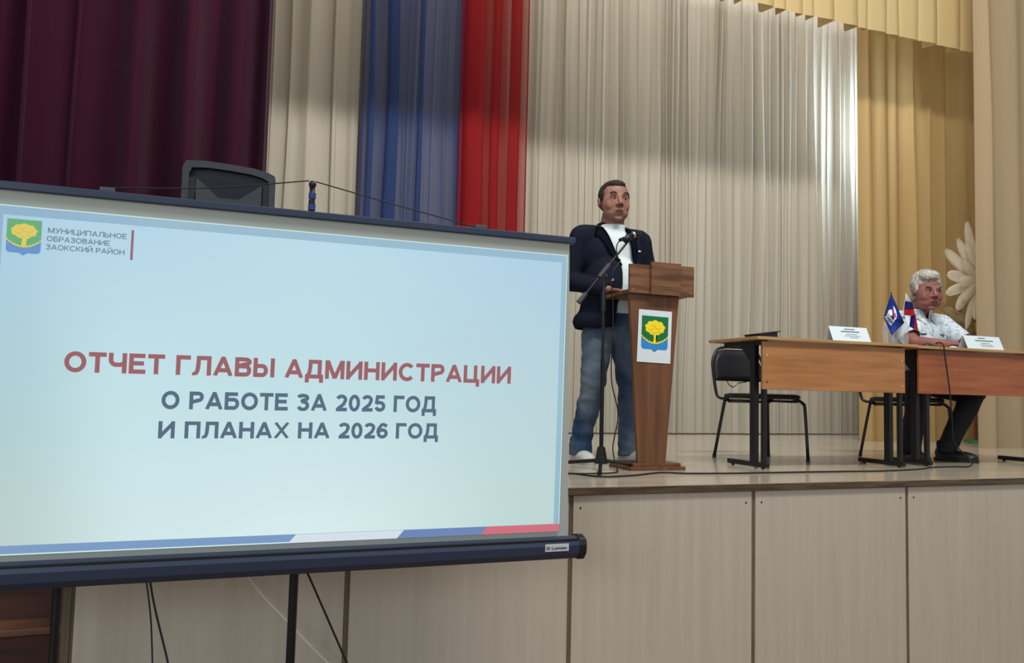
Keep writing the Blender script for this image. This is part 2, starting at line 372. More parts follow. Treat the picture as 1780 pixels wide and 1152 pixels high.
def curtain(name, m, x0, x1, y, z0, z1, pitch, depth, seed, overlap=.2, parent=None, sway=.02, label=None, cat='curtain', zn=14, box_pleat=False, hem=.0, flare=0, mirror=1, yslope=0):
    rnd = random.Random(seed); prof = []      # (x, y offset) samples
    x = x0
    while x < x1:
        wd = pitch*rnd.uniform(.45, 1.6); d = depth*rnd.uniform(.35, 1.15); ov = overlap*rnd.uniform(-.2, 1.3)
        if x+wd > x1+.3*pitch: wd = x1-x
        if wd < pitch*.2: break
        n = 9
        for k in range(n):
            t = k/n
            if box_pleat:
                pt = [(0, 0), (.2, -.12), (.45, -.16), (.7, -.2), (.97, -.24), (1.0, .0), (.9, .55), (.8, .9), (.9, 1)][k]
                prof.append((x+wd*pt[0], pt[1]*d))
            else:
                px = x+wd*(t+ov*.5*sin(2*pi*t)*mirror); py = -d*.5*(1-cos(2*pi*t))
                prof.append((px, py))
        x += wd
    prof.append((x1, 0))
    bm = B(); ph = rnd.uniform(0, 9); rows = []
    for j in range(zn+1):
        tz = j/zn; z = z0+(z1-z0)*tz; row = []
        for i, (px, py) in enumerate(prof):
            a = noise.noise(V((px*2.2, tz*1.7+ph, seed)))
            g = noise.noise(V((px*9, tz*2.5+ph, seed+3)))
            edge = min(1, (px-x0)/.15, (x1-px)/.15); edge = max(edge, 0)
            f = (1+.35*(1-tz)*flare)*(1+.5*g)
            row.append(bm.verts.new((px+(sway*a*2+sway*.6*g)*edge, y+py*f+sway*a+yslope*(px-x0), z+(hem*noise.noise(V((px*3, seed, 0))) if j == 0 else 0))))
        rows.append(row)
    for j in range(zn):
        for i in range(len(prof)-1):
            bm.faces.new((rows[j][i], rows[j][i+1], rows[j+1][i+1], rows[j+1][i]))
    loc = ((x0+x1)/2, y, z0)
    o = obj(name, bm, m, parent, True, loc); o.location = loc
    if label: tag(o, label, cat)
    return o

# ------------------------------------------------------------------ the setting
HF = -1.1                                            # hall floor; the stage top is z = 0
bm = B(); box(bm, -8, 10, -10, -.002, HF-.1, HF); box(bm, -8, 10, 0, 1.6, HF-.1, HF); fl = struct(obj('floor', bm, M['floor']))
PX = [-.328, .636, 1.600, 2.5635, 3.527, 4.4905, 5.454, 6.4175, 7.381, 8.3445]
sf = thing('stage', '', ''); del sf['label']; del sf['category']; sf.name = 'wall_front'; struct(sf)
for i in range(9):
    p = obj('panel', box(B(), PX[i]+.011, PX[i+1]-.011, 0, .018, HF, -.036, .0015), M['panel'], sf)
    for sx in (PX[i]+.045, PX[i+1]-.045):
        s = B(); cyl(s, (sx, -.002, -.09), (sx, .004, -.09), .0042, seg=12); obj('screw', s, M['blackmetal'], p)
for i in range(10):
    obj('joint_strip', box(B(), PX[i]-.011, PX[i]+.011, .005, .03, HF, -.036), M['joint'], sf)
bm = B(); box(bm, -.36, 8.4, .03, .05, HF, -.04); obj('backing', bm, M['joint'], sf)
bm = B(); box(bm, -.328, 8.4, -.012, .02, -.034, -.002, .002); tr = struct(obj('trim_1', bm, M['edge']))
bm = B(); box(bm, -.36, 9.5, -.008, 5.2, -.034, 0); box(bm, -6, -.36, 1.5, 5.2, -.034, 0); sfl = struct(obj('stage_floor', bm, M['stage'])); sfl.name = 'floor_stage'
# stairs recessed in the stage front at the left
st = thing('stairs', 'dark red brown wooden stairs recessed in the stage front, lower left', 'stairs', (-1.1, .1, HF))
for k in range(6):
    z = -.18*k; y = .05+.13*(5-k)
    wobj('tread', box(B(), -1.85, -.352, y-.015, y+.2, z-.19-.026, z-.19, .004), M['stairedge'], st)
    wobj('riser', box(B(), -1.85, -.352, y+.012, y+.03, max(z-.37, HF), z-.216), M['stair'], st)
wobj('stringer', box(B(), -.352, -.329, 0, 1.0, HF, -.004, .002), M['joint'], st)
wobj('stringer', box(B(), -1.88, -1.852, 0, 1.0, HF, -.004, .002), M['joint'], st)
bm = B(); box(bm, -8, -1.882, 0, .05, HF, 0); box(bm, -8, -1.882, .05, 1.5, -.03, 0); struct(obj('wall_front_left', bm, M['panel']))
bm = B(); box(bm, -1.84, -.36, 1.06, 1.10, HF, -.04); struct(obj('wall_stairwell', bm, M['stair']))
bm = B(); box(bm, -1.88, -.36, .95, 1.5, -.034, 0); struct(obj('trim_2', bm, M['stage']))
bm = B(); box(bm, -6, 9.5, 5.0, 5.1, 0, 7); struct(obj('wall_back', bm, M['plaster']))
bm = B(); box(bm, 9.4, 9.5, 0, 5.1, 0, 7); struct(obj('wall_right', bm, M['plaster']))

# ------------------------------------------------------------------ curtains
curtain('stage_curtain', M['cream'], -.6, 1.40, 4.32, .03, 5.6, .17, .07, 3, .5, sway=.02, label='cream curtain strip between maroon curtain and blue cloth')
curtain('stage_curtain', M['cream'], 1.46, 7.5, 4.36, .012, 5.6, .088, .055, 11, .6, sway=.03, label='long cream pleated back curtain behind the standing speaker', flare=.4, zn=18)
curtain('blue_cloth', M['blue'], 1.40, 2.46, 4.2, .05, 5.6, .24, .07, 21, 1.0, sway=.03, label='sheer blue cloth strip of the hanging tricolour', cat='cloth')
curtain('red_cloth', M['red'], 2.33, 3.03, 4.14, .05, 5.6, .24, .06, 27, 1.0, sway=.014, label='sheer red cloth strip right of the blue cloth', cat='cloth')
curtain('stage_curtain', M['maroon'], -2.6, .335, .95, .01, 4.6, .17, .16, 31, .5, sway=.02, label='dark maroon velvet front curtain at upper left', zn=12)
curtain('stage_curtain', M['gold'], 6.29, 8.3, 3.2, .0, 5.0, .26, .07, 44, .35, sway=.012, label='golden beige side curtain behind the seated man', zn=12)
curtain('stage_curtain', M['peach'], 6.71, 8.3, 2.2, .0, 5.0, .26, .13, 58, .25, sway=.014, label='peach beige wing curtain at the right edge', zn=12)
curtain('valance', M['valance'], -2, 8.3, 2.5, 3.83, 5.2, .22, .13, 61, 0, sway=.012, label='straw coloured box pleated valance along the top right', cat='valance', zn=5, box_pleat=True)

# ------------------------------------------------------------------ projection screen
psi, tl = .0078, .0314
A = V((cos(psi), sin(psi), 0)); n_ = V((-sin(psi), cos(psi), 0)); DN = V((0, 0, -cos(tl)))+n_*sin(tl); UPs = -DN; Nn = UPs.cross(A)
O = V((1.3545, -.4294, .9411)); BX, BZ = -.965, -2.03
root = thing('projection_screen', 'tripod projection screen showing a pale blue title slide, in front of the stage', 'projection screen')
loc = O + A*BX + UPs*BZ
root.matrix_world = Matrix(((A.x, Nn.x, UPs.x, loc.x), (A.y, Nn.y, UPs.y, loc.y), (A.z, Nn.z, UPs.z, loc.z), (0, 0, 0, 1)))
SO = (BX, 0, BZ)
def so(name, bm, m, parent=root, smooth=False):
    return obj(name, bm, m, parent, smooth, SO)
def rect(x0, x1, z0, z1, y):
    bm = B(); bm.faces.new([bm.verts.new(p) for p in ((x0, y, z0), (x1, y, z0), (x1, y, z1), (x0, y, z1))]); return bm
def poly(pts, y):
    bm = B(); bm.faces.new([bm.verts.new((x, y, z)) for x, z in pts]); return bm
bm = B(); prism(bm, [(-1.945, .0045, .062), (.014, .0045, .062), (.047, .0045, -1.085), (-1.975, .0045, -1.085)], (0, .002, 0))
fab = so('screen_fabric', bm, M['fabric'])
# image thrown by the projector
slide = emit('projected slide', (190, 220, 230), .93, ramp=(
    [(0, (168, 206, 228)), (.12, (178, 213, 233)), (.5, (186, 219, 234)), (1, (173, 207, 228))],
    [(0, (172, 206, 214)), (.2, (194, 226, 232)), (.5, (192, 224, 230)), (1, (184, 212, 220))],
    [(0, (186, 208, 204)), (.25, (210, 234, 236)), (.5, (216, 238, 240)), (1, (190, 216, 212))]))
blu = emit('projected border', (156, 194, 214), .93, ramp=(
    [(0, (140, 176, 202)), (.3, (150, 186, 206)), (1, (146, 184, 206))],
    [(0, (150, 184, 200)), (.5, (150, 184, 204)), (1, (150, 190, 206))],
    [(0, (118, 152, 196)), (.5, (112, 150, 196)), (1, (140, 184, 204))]))
im = so('projected_image', rect(-1.906, .006, -1.057, 0, -.0005), blu)
im['label'] = 'projected pale blue slide'
so('slide_field', rect(-1.886, -.018, -1.028, -.030, -.0012), slide, im)
hl = emit('projected edge line', (206, 234, 232), .95)
for r in ((-1.906, .006, -.003, 0), (.003, .006, -1.057, 0), (-1.906, -.99, -1.057, -1.053)):
    so('edge_line', rect(r[0], r[1], r[2], r[3], -.0014), hl, im)
for pts, c in (([(-1.0, -1.057), (-.975, -1.029), (-.601, -1.029), (-.626, -1.057)], (208, 218, 228)),
               ([(-.626, -1.057), (-.601, -1.029), (-.287, -1.029), (-.311, -1.057)], (98, 124, 178)),
               ([(-.311, -1.057), (-.287, -1.029), (.006, -1.029), (.006, -1.057)], (200, 100, 116))):
    so('stripe', poly(pts, -.0016), emit('slide stripe', c), im)
def slide_text(body, x, z, h, wd, col, bold):
    me = letters_mesh(body, h, wd, bold)
    place_mesh(me, lambda c: V((c.x+x, -.002+c.y, c.z+z))-V(SO))
    o = link('lettering', me, emit('lettering', col), im); return o
slide_text('ОТЧЕТ ГЛАВЫ АДМИНИСТРАЦИИ', -1.700, -.5015, .064, 1.486, (146, 82, 88), .215)
slide_text('О РАБОТЕ ЗА 2025 ГОД', -1.417, -.612, .058, .917, (70, 94, 116), .215)
slide_text('И ПЛАНАХ НА 2026 ГОД', -1.422, -.706, .055, .933, (70, 94, 116), .215)
slide_text('МУНИЦИПАЛЬНОЕ', -1.765, -.0755, .0165, .221, (96, 116, 130), .165)
slide_text('ОБРАЗОВАНИЕ', -1.767, -.1015, .0165, .176, (96, 116, 130), .165)
slide_text('ЗАОКСКИЙ РАЙОН', -1.768, -.127, .0165, .220, (96, 116, 130), .165)
so('slide_bar', rect(-1.531, -1.5235, -.141, -.045, -.002), emit('slide bar', (140, 92, 110)), im)

def emblem(parent, fn, w, h, mats, dy, off=None):
    "shield: green field, yellow tree, wavy line, blue base. fn maps (u,v) in 0..1 (v up) and depth to a point"
    g, b, y, yl = mats
    def part(name, pts, m, d):
        bm = B(); bm.faces.new([bm.verts.new(fn(u, v, d)) for u, v in pts]); bmesh.ops.triangulate(bm, faces=bm.faces)
        o = obj(name, bm, m, parent, off=off) if off is not None else obj(name, bm, m, parent); return o
    # blue shield
    sh = [(0, 1), (1, 1), (1, .17)] + [(1-.1*(1-cos(t)), .17-.10*sin(t)) for t in (pi/6, pi/3, pi/2)] + [(.62, .07), (.55, .05), (.5, 0), (.45, .05), (.38, .07)] + [(.1*(1-cos(t)), .17-.10*sin(t)) for t in (pi/2, pi/3, pi/6)] + [(0, .17)]
    part('shield', sh, b, 0)
    arc = [(u, .25+.19*((2*u-1)**2)) for u in [i/24 for i in range(25)]]
    part('green_field', [(0, 1)]+[(u, v) for u, v in arc]+[(1, 1)], g, dy)
    wav = [(u, v+.012*sin(u*60)) for u, v in [(i/48, .25+.19*((2*i/48-1)**2)) for i in range(49)]]
    bm = B()
    vs = [(bm.verts.new(fn(u, v-.022, 2*dy)), bm.verts.new(fn(u, v+.022, 2*dy))) for u, v in wav]
    for i in range(48): bm.faces.new((vs[i][0], vs[i+1][0], vs[i+1][1], vs[i][1]))
    obj('wavy_line', bm, y, parent, off=off) if off is not None else obj('wavy_line', bm, y, parent)
    cr = [(.5+.37*cos(t)*(1+.06*sin(9*t+.6)), .68+.20*sin(t)*(1+.07*sin(9*t))) for t in [2*pi*i/54 for i in range(54)]]
    part('tree_crown', cr, y, 3*dy)
    part('tree_trunk', [(.43, .25), (.57, .25), (.54, .34), (.545, .46), (.60, .55), (.40, .55), (.455, .46), (.46, .34)], y, 2.5*dy)
    bm = B()
    for k, (u, v, r, a0, a1) in enumerate([(.34, .70, .13, 3.4, 6.0), (.62, .74, .15, 3.3, 5.9), (.48, .62, .16, 3.5, 6.1), (.70, .62, .11, 3.2, 6.0), (.44, .80, .12, 3.5, 5.8)]):
        arcp = [(u+r*cos(a0+(a1-a0)*i/8), v+r*.6*sin(a0+(a1-a0)*i/8)) for i in range(9)]
        q = [(bm.verts.new(fn(p[0], p[1]-.006, 4*dy)), bm.verts.new(fn(p[0], p[1]+.006, 4*dy))) for p in arcp]
        for i in range(8): bm.faces.new((q[i][0], q[i+1][0], q[i+1][1], q[i][1]))
    obj('crown_line', bm, yl, parent, off=off) if off is not None else obj('crown_line', bm, yl, parent)
LX0, LX1, LZ0, LZ1 = -1.875, -1.782, -.1515, -.041
emblem(im, lambda u, v, d: V((LX0+(LX1-LX0)*u, -.0018+d, LZ0+(LZ1-LZ0)*v)), 1, 1,
       (emit('logo green', (92, 166, 110)), emit('logo blue', (90, 140, 196)), emit('logo yellow', (214, 196, 84)), emit('logo ochre', (180, 168, 70))), -.0003, SO)

# hardware
so('top_bar', box(B(), -1.97, .036, -.006, .022, .046, .072, .004), M['housing'])
bm = B()
oct_ = [(-.030, -1.085), (.0, -1.076), (.034, -1.082), (.046, -1.11), (.042, -1.145), (.02, -1.160), (-.018, -1.158), (-.036, -1.135), (-.038, -1.105)]
prism(bm, [(-2.02, y-.0, z) for y, z in oct_], (2.10, 0, 0)); so('case', bm, M['housing'])
bm = B(); prism(bm, [(.078, y*1.12, -1.118+(z+1.118)*1.12) for y, z in oct_], (.03, 0, 0))
bmesh.ops.bevel(bm, geom=[e for e in bm.edges], offset=.003, segments=1, affect='EDGES'); so('end_cap', bm, M['black'])
bm = B(); prism(bm, [(-2.05, y*1.12, -1.118+(z+1.118)*1.12) for y, z in oct_], (.03, 0, 0)); so('end_cap', bm, M['black'])
so('case_lip', box(B(), -2.0, .075, -.034, -.014, -1.089, -1.082, .001), M['black'])
lb = so('badge', box(B(), -.066, .031, -.0405, -.037, -1.124, -1.097, .0005), mat('badge plate', lin((196, 204, 208)), .4))
me = text_mesh('Lumien', .013, .02, .062); place_mesh(me, lambda c: V((c.x-.040, -.0412, c.z-1.117))-V(SO)); link('lettering', me, M['black'], lb)
so('badge_mark', rect(-.062, -.047, -1.117, -1.105, -.0412), mat('badge mark', lin((150, 110, 112)), .5), lb)
bm = B(); cyl(bm, (-.965, .075, -1.95), (-.965, .075, -.5), .0155); cyl(bm, (-.965, .062, -.55), (-.965, .055, .12), .011)
post = so('post', bm, M['blackmetal'], smooth=False)
bm = B(); cyl(bm, (-.966, .035, .062), (-.968, .035, .165), .0095); ell(bm, (-.968, .034, .172), (.013, .016, .014)); hk = so('hook_handle', bm, mat('navy grip', lin((30, 32, 50)), .5), smooth=True)
bm = B(); cyl(bm, (-.967, .035, .082), (-.967, .035, .102), .0125); cyl(bm, (-.967, .035, .122), (-.967, .035, .142), .0125); so('grip_ring', bm, mat('blue grip ring', lin((34, 58, 120)), .5), hk)
bm = B(); tube(bm, [(-1.607, .01, .084), (-1.3, .02, .12), (-.98, .034, .184)], .0022, 6, 4); so('tension_cord', bm, M['rubber'])
bm = B(); tube(bm, [(-.957, .034, .183), (-.65, .02, .125), (-.356, .01, .074)], .0022, 6, 4); so('tension_cord', bm, M['rubber'])
for x in (-1.607, -.352): so('cord_clip', box(B(), x-.022, x+.022, -.002, .016, .07, .084, .003), mat('grey clip', lin((70, 78, 92)), .4))
for a in (90, 210, 330):
    bm = B(); dx, dy = cos(R(a)), sin(R(a))
    tube(bm, [(-.965+dx*.02, .075+dy*.02, -1.62), (-.965+dx*.30, .075+dy*.30, -1.98), (-.965+dx*.42, .075+dy*.42, -2.018)], .011, 8, 3); so('leg', bm, M['blackmetal'])

# pole stand between screen and stage, lower left
ps = thing('pole_stand', 'thin black pole stand in front of the dark stairs', 'stand', (-.345, -.27, HF))
bm = B(); cyl(bm, (0, 0, .05), (0, 0, 1.25), .0135); obj('pole', bm, M['blackmetal'], ps)
for a in (30, 150, 270):
    bm = B(); tube(bm, [(.01*cos(R(a)), .01*sin(R(a)), .3), (.2*cos(R(a)), .2*sin(R(a)), .06), (.28*cos(R(a)), .28*sin(R(a)), .009)], .009, 8, 3); obj('leg', bm, M['blackmetal'], ps)

# cables hanging under the screen
def cable(pts, r, m, label, nm='cable', n=8):
    bm = B(); tube(bm, pts, r, 8, n)
    p0 = V(pts[-1]); o = obj(nm, bm, m, None, True, p0); o.location = p0; return tag(o, label, 'cable')
cable([at(254, 1005, -.36), at(262, 1075, -.36), at(265, 1152, -.36), at(267, 1230, -.36), (.03, -.36, HF+.004)], .0026, M['rubber'], 'left thin black cable hanging below the screen')
cable([at(259, 1000, -.37), at(270, 1060, -.37), at(292, 1152, -.37), at(306, 1230, -.37), (.14, -.38, HF+.004)], .0033, M['rubber'], 'right thicker black cable of the pair below the screen')
cable([at(424, 990, -.1), at(448, 1025, -.1), at(500, 1080, -.1), at(570, 1152, -.1), at(640, 1210, -.1), (.95, -.12, HF+.004)], .0042, M['whitecable'], 'white cable running diagonally behind the screen post')
cable([at(530, 985, -.3), at(555, 1042, -.3), at(603, 1152, -.3), at(640, 1240, -.3), (.80, -.3, HF+.004)], .0038, M['rubber'], 'black cable slanting down right of the screen post')

# ------------------------------------------------------------------ loudspeaker on a stand
ls = thing('loudspeaker', 'charcoal loudspeaker with arched top in front of the maroon curtain', 'loudspeaker', (.14, .45, .66))
W2, D0 = .185, .0
top = [(-W2, .64), (-W2+.012, .668), (-.10, .674), (0, .671), (.10, .664), (.155, .652), (W2-.004, .640), (W2, .620)]
outer = [(-W2, 0)]+top+[(W2, 0)]
inner = [(x*.86, .03+(z)*.915) for x, z in outer]
bm = B()
vo = [bm.verts.new((x, -.15, z)) for x, z in outer]; vi = [bm.verts.new((x, -.15, z)) for x, z in inner]
vi2 = [bm.verts.new((x, -.12, z)) for x, z in inner]; vb = [bm.verts.new((x*.7, .17, z*.97+.01)) for x, z in outer]
n = len(outer)
for i in range(n):
    j = (i+1) % n
    bm.faces.new((vo[i], vo[j], vi[j], vi[i])); bm.faces.new((vi[i], vi[j], vi2[j], vi2[i])); bm.faces.new((vo[j], vo[i], vb[i], vb[j]))
bm.faces.new(vb); bm.faces.new(vi2)
obj('cabinet', bm, M['speaker'], ls)
bm = B()      # horn: slanted walls round a throat
ho = [(-.13, .60), (.13, .595), (.13, .40), (-.13, .40)]; hi = [(-.04, .53), (.04, .53), (.04, .45), (-.04, .45)]
a = [bm.verts.new((x, -.148, z)) for x, z in ho]; b = [bm.verts.new((x, -.123, z)) for x, z in hi]
for i in range(4): bm.faces.new((a[i], a[(i+1) % 4], b[(i+1) % 4], b[i]))
bm.faces.new(b)
obj('horn', bm, M['speaker'], ls)
for x in (-.146, .146): obj('side_slot', box(B(), x-.012, x+.012, -.1485, -.121, .39, .60), M['speakerdark'], ls)
obj('grille', box(B(), -.15, .15, -.146, -.122, .05, .37, .006), M['grille'], ls)
ss = thing('speaker_stand', 'black tripod stand under the loudspeaker behind the screen', 'stand', (.14, .47, 0))
bm = B(); cyl(bm, (0, 0, .1), (0, 0, .66), .0175); obj('pole', bm, M['blackmetal'], ss)
for a_ in (30, 150, 270):
    bm = B(); tube(bm, [(.015*cos(R(a_)), .015*sin(R(a_)), .38), (.25*cos(R(a_)), .25*sin(R(a_)), .05), (.3*cos(R(a_)), .3*sin(R(a_)), .011)], .011, 8, 3); obj('leg', bm, M['blackmetal'], ss)

# ------------------------------------------------------------------ lectern
lt = thing('lectern', 'walnut wooden lectern with a coat of arms poster on its tapered front', 'lectern', (2.43, .78, 0))
def lw(name, bm, m=M['lectern'], parent=lt, smooth=False): return wobj(name, bm, m, parent, smooth)
lw('base', box(B(), 2.262, 2.606, .650, .90, 0, .020, .003))
lw('base', box(B(), 2.285, 2.585, .664, .885, .020, .038, .003))
bm = B(); prism(bm, [(2.318, .672, .038), (2.490, .672, .038), (2.568, .672, .965), (2.252, .672, .965)], (0, .022, 0)); fp = lw('front_panel', bm)
bm = B(); prism(bm, [(2.385, .694, .038), (2.385, .78, .038), (2.385, .90, .964), (2.385, .694, .964)], (.04, 0, 0)); lw('rear_brace', bm)
bm = B(); prism(bm, [(2.243, .672, .966), (2.243, .985, .958), (2.243, .985, .976), (2.243, .672, .986)], (.402, 0, 0)); lw('desk_board', bm, M['lecternh'])
lw('front_board', box(B(), 2.240, 2.372, .650, .668, .964, 1.123, .002), M['lecternh'])
lw('front_board', box(B(), 2.366, 2.556, .632, .650, .961, 1.142, .002), M['lecternh'])
lw('front_board', box(B(), 2.550, 2.652, .650, .668, .962, 1.134, .002), M['lecternh'])
for x in (2.262, 2.628):
    bm = B(); cyl(bm, (x, .6485, .985), (x, .652, .985), .004, seg=10); lw('screw', bm, mat('pale screw cap', lin((170, 130, 90)), .5))
po = thing('poster', 'white poster with green, yellow and blue coat of arms on the lectern', 'poster', (2.411, .670, .585))
bm = B(); q = [(2.301, .669, .590), (2.513, .669, .585), (2.521, .669, .875), (2.311, .669, .879)]; prism(bm, q, (0, .0015, 0)); wobj('sheet', bm, M['paper'], po)
def pf(u, v, d):
    x = 2.3255+(.012+0)*v*.4 + u*.168; return V((x, .6686+d, .648+v*.198-u*.004))
emblem(po, pf, 1, 1, (M['green'], M['bluep'], M['yellow'], M['yellowline']), -.0004, po.location)

# ------------------------------------------------------------------ microphone stand
mc = V((2.118, .72, 0))
ms = thing('microphone_stand', 'black boom microphone stand left of the lectern', 'microphone stand', mc)
bm = B(); cyl(bm, (0, 0, .045), (0, 0, .6), .0115); cyl(bm, (0, 0, .55), (0, 0, .90), .0085); cyl(bm, (0, 0, .86), (0, 0, .97), .014); cyl(bm, (0, 0, .9), (0, 0, 1.05), .0075); obj('pole', bm, M['blackmetal'], ms)
bm = B(); cyl(bm, (0, 0, .035), (0, 0, .125), .036, .020, 6); obj('hub', bm, M['blackmetal'], ms)
for dx, dy in ((-.145, -.265), (.305, -.05), (-.14, .29)):
    bm = B(); tube(bm, [(dx*.08, dy*.08, .05), (dx*.5, dy*.5, .034), (dx, dy, .013)], .010, 8, 3, False); lg = obj('leg', bm, M['blackmetal'], ms)
    bm = B(); cyl(bm, (dx*.94, dy*.94, .0135), (dx*1.05, dy*1.05, .0125), .0125, seg=10); obj('rubber_foot', bm, M['rubber'], lg)
b0 = V((-.142, 0, .908)); b1 = V((.158, 0, 1.272)); bd = (b1-b0).normalized()
bm = B(); cyl(bm, b0, b1, .0065); obj('boom_arm', bm, M['blackmetal'], ms)
bm = B(); cyl(bm, b0-bd*.012, b0+bd*.055, .0155, .012); obj('counterweight', bm, M['speaker'], ms)
bm = B(); c0 = V((.0, 0, 1.08)); cyl(bm, c0-bd*.045, c0+bd*.05, .0145); ell(bm, (.0, 0, 1.05), .016, sub=2); cyl(bm, (0, -.03, 1.055), (0, .03, 1.055), .008); obj('boom_clamp', bm, M['speaker'], ms)
bm = B(); cyl(bm, (.03, -.03, 1.03), (.03, -.05, 1.03), .006); obj('clamp_screw', bm, M['chrome'], ms)
mi = thing('microphone', 'black handheld microphone clipped to the boom arm tip', 'microphone', mc+b1)
bm = B(); cyl(bm, (-.065, 0, -.012), (.022, 0, .026), .0095, .013); obj('handle', bm, M['black'], mi, True)
bm = B(); ell(bm, (.045, 0, .037), (.024, .021, .021), sub=3); obj('head_grille', bm, mat('mic mesh', lin((40, 42, 46)), .4, metal=.5, bump=.8, bscale=600), mi, True)
bm = B(); cyl(bm, (.018, 0, .024), (.03, 0, .03), .0185, seg=16); obj('collar', bm, M['chrome'], mi, True)
bm = B(); cyl(bm, (-.03, 0, -.018), (-.005, 0, .022), .014, .017); ell(bm, (0, 0, 0), .012, sub=2); obj('clip', bm, M['black'], mi, True)
cable([mc+b1+V((-.065, 0, -.012)), mc+b1+V((-.085, -.005, -.05)), mc+b1+V((-.083, -.012, -.11)), mc+V((.09, -.016, 1.14)), mc+V((.035, -.024, 1.05)), mc+V((.05, -.02, .85)), mc+V((.045, -.02, .5)), mc+V((.10, .0, .3)),
       mc+V((.07, .0, .12)), mc+V((.07, -.05, .012)), mc+V((-.02, -.18, .004)), mc+V((-.25, -.2, .004)), mc+V((-.7, -.22, .004))], .0034, M['rubber'], 'microphone cable dropping down beside the stand')
G = lambda px, py: (lambda d: CAM+d*((.0045-CAM.z)/d.z))(fw + RT*((px-890)/F) - UP*((py-576)/F))
cable([G(930, 823), G(990, 822.5), G(1045, 828), G(1100, 826), G(1150, 821), G(1200, 822.5), G(1290, 822), G(1400, 820), G(1470, 819), G(1540, 818), G(1600, 815)+V((0, 0, 0)), G(1620, 812), G(1655, 811), G(1682, 811), G(1690, 806),
       at(1684, 796, .64), at(1670, 783, .62), at(1657, 765, .61), at(1655, 730, .595), at(1652, 690, .592), at(1647, 650, .592), at(1642, 615, .592), at(1640, 600, .592), at(1634, 595.5, .62), at(1627, 596.5, .66)], .0045, M['rubber'],
      'long black cable along the stage floor and up over the right table')

# ------------------------------------------------------------------ tables
def make_table(label, loc, rz, pm, px0, px1, screws, legx=(.084, 1.092)):
    t = thing('table', label, 'table', loc, rz, None)
    obj('tabletop', box(B(), 0, 1.2, 0, .492, .742, .76, .0025), M['desktop'], t)
    pn = obj('modesty_panel', box(B(), px0, px1, .022, .038, .457, .735, .002), pm, t)
    for x, z, m in screws:
        bm = B(); cyl(bm, (x, .0205, z), (x, .024, z), .0045, seg=10); obj('screw_cap', bm, m, pn)
    for x in legx:
        bm = B(); box(bm, x-.0125, x+.0125, .04, .065, .03, .735); obj('leg', bm, M['blackmetal'], t)
        bm = B(); box(bm, x-.015, x+.015, .12, .165, .03, .735); obj('leg', bm, M['blackmetal'], t)
        bm = B(); box(bm, x-.015, x+.015, .02, .39, .008, .036, .003); fb = obj('foot_bar', bm, M['blackmetal'], t)
        for y in (.06, .35):
            bm = B(); cyl(bm, (x, y, 0), (x, y, .01), .01, seg=10); obj('glide', bm, M['rubber'], fb)
        bm = B(); box(bm, x-.0125, x+.0125, .03, .43, .715, .741); obj('top_bar', bm, M['blackmetal'], t)
        bm = B(); prism(bm, [(x, .165, .715), (x, .28, .715), (x, .165, .60)], (.004, 0, 0)); obj('gusset', bm, M['blackmetal'], t)
    return t
cap_l = mat('pale plug', lin((220, 190, 150)), .4)
t1 = make_table('orange brown school table nearest the lectern, empty black chair behind it', (3.041, .591, 0), -.017, M['desk1'], .052, 1.108,
                [(.082, .655, cap_l), (.082, .50, M['blackmetal']), (1.085, .655, cap_l), (1.085, .50, cap_l)])
t2 = make_table('reddish brown table at which the seated man sits, right', (4.285, .625, 0), 0, M['desk2'], .035, 1.19, [], (.128, 1.185))
bm = B(); tube(bm, [(.05, .17, .50), (-.01, .17, .49), (-.04, .17, .468), (-.07, .17, .478), (-.085, .17, .50)], .003, 6, 4); obj('bag_hook', bm, M['blackmetal'], t1)

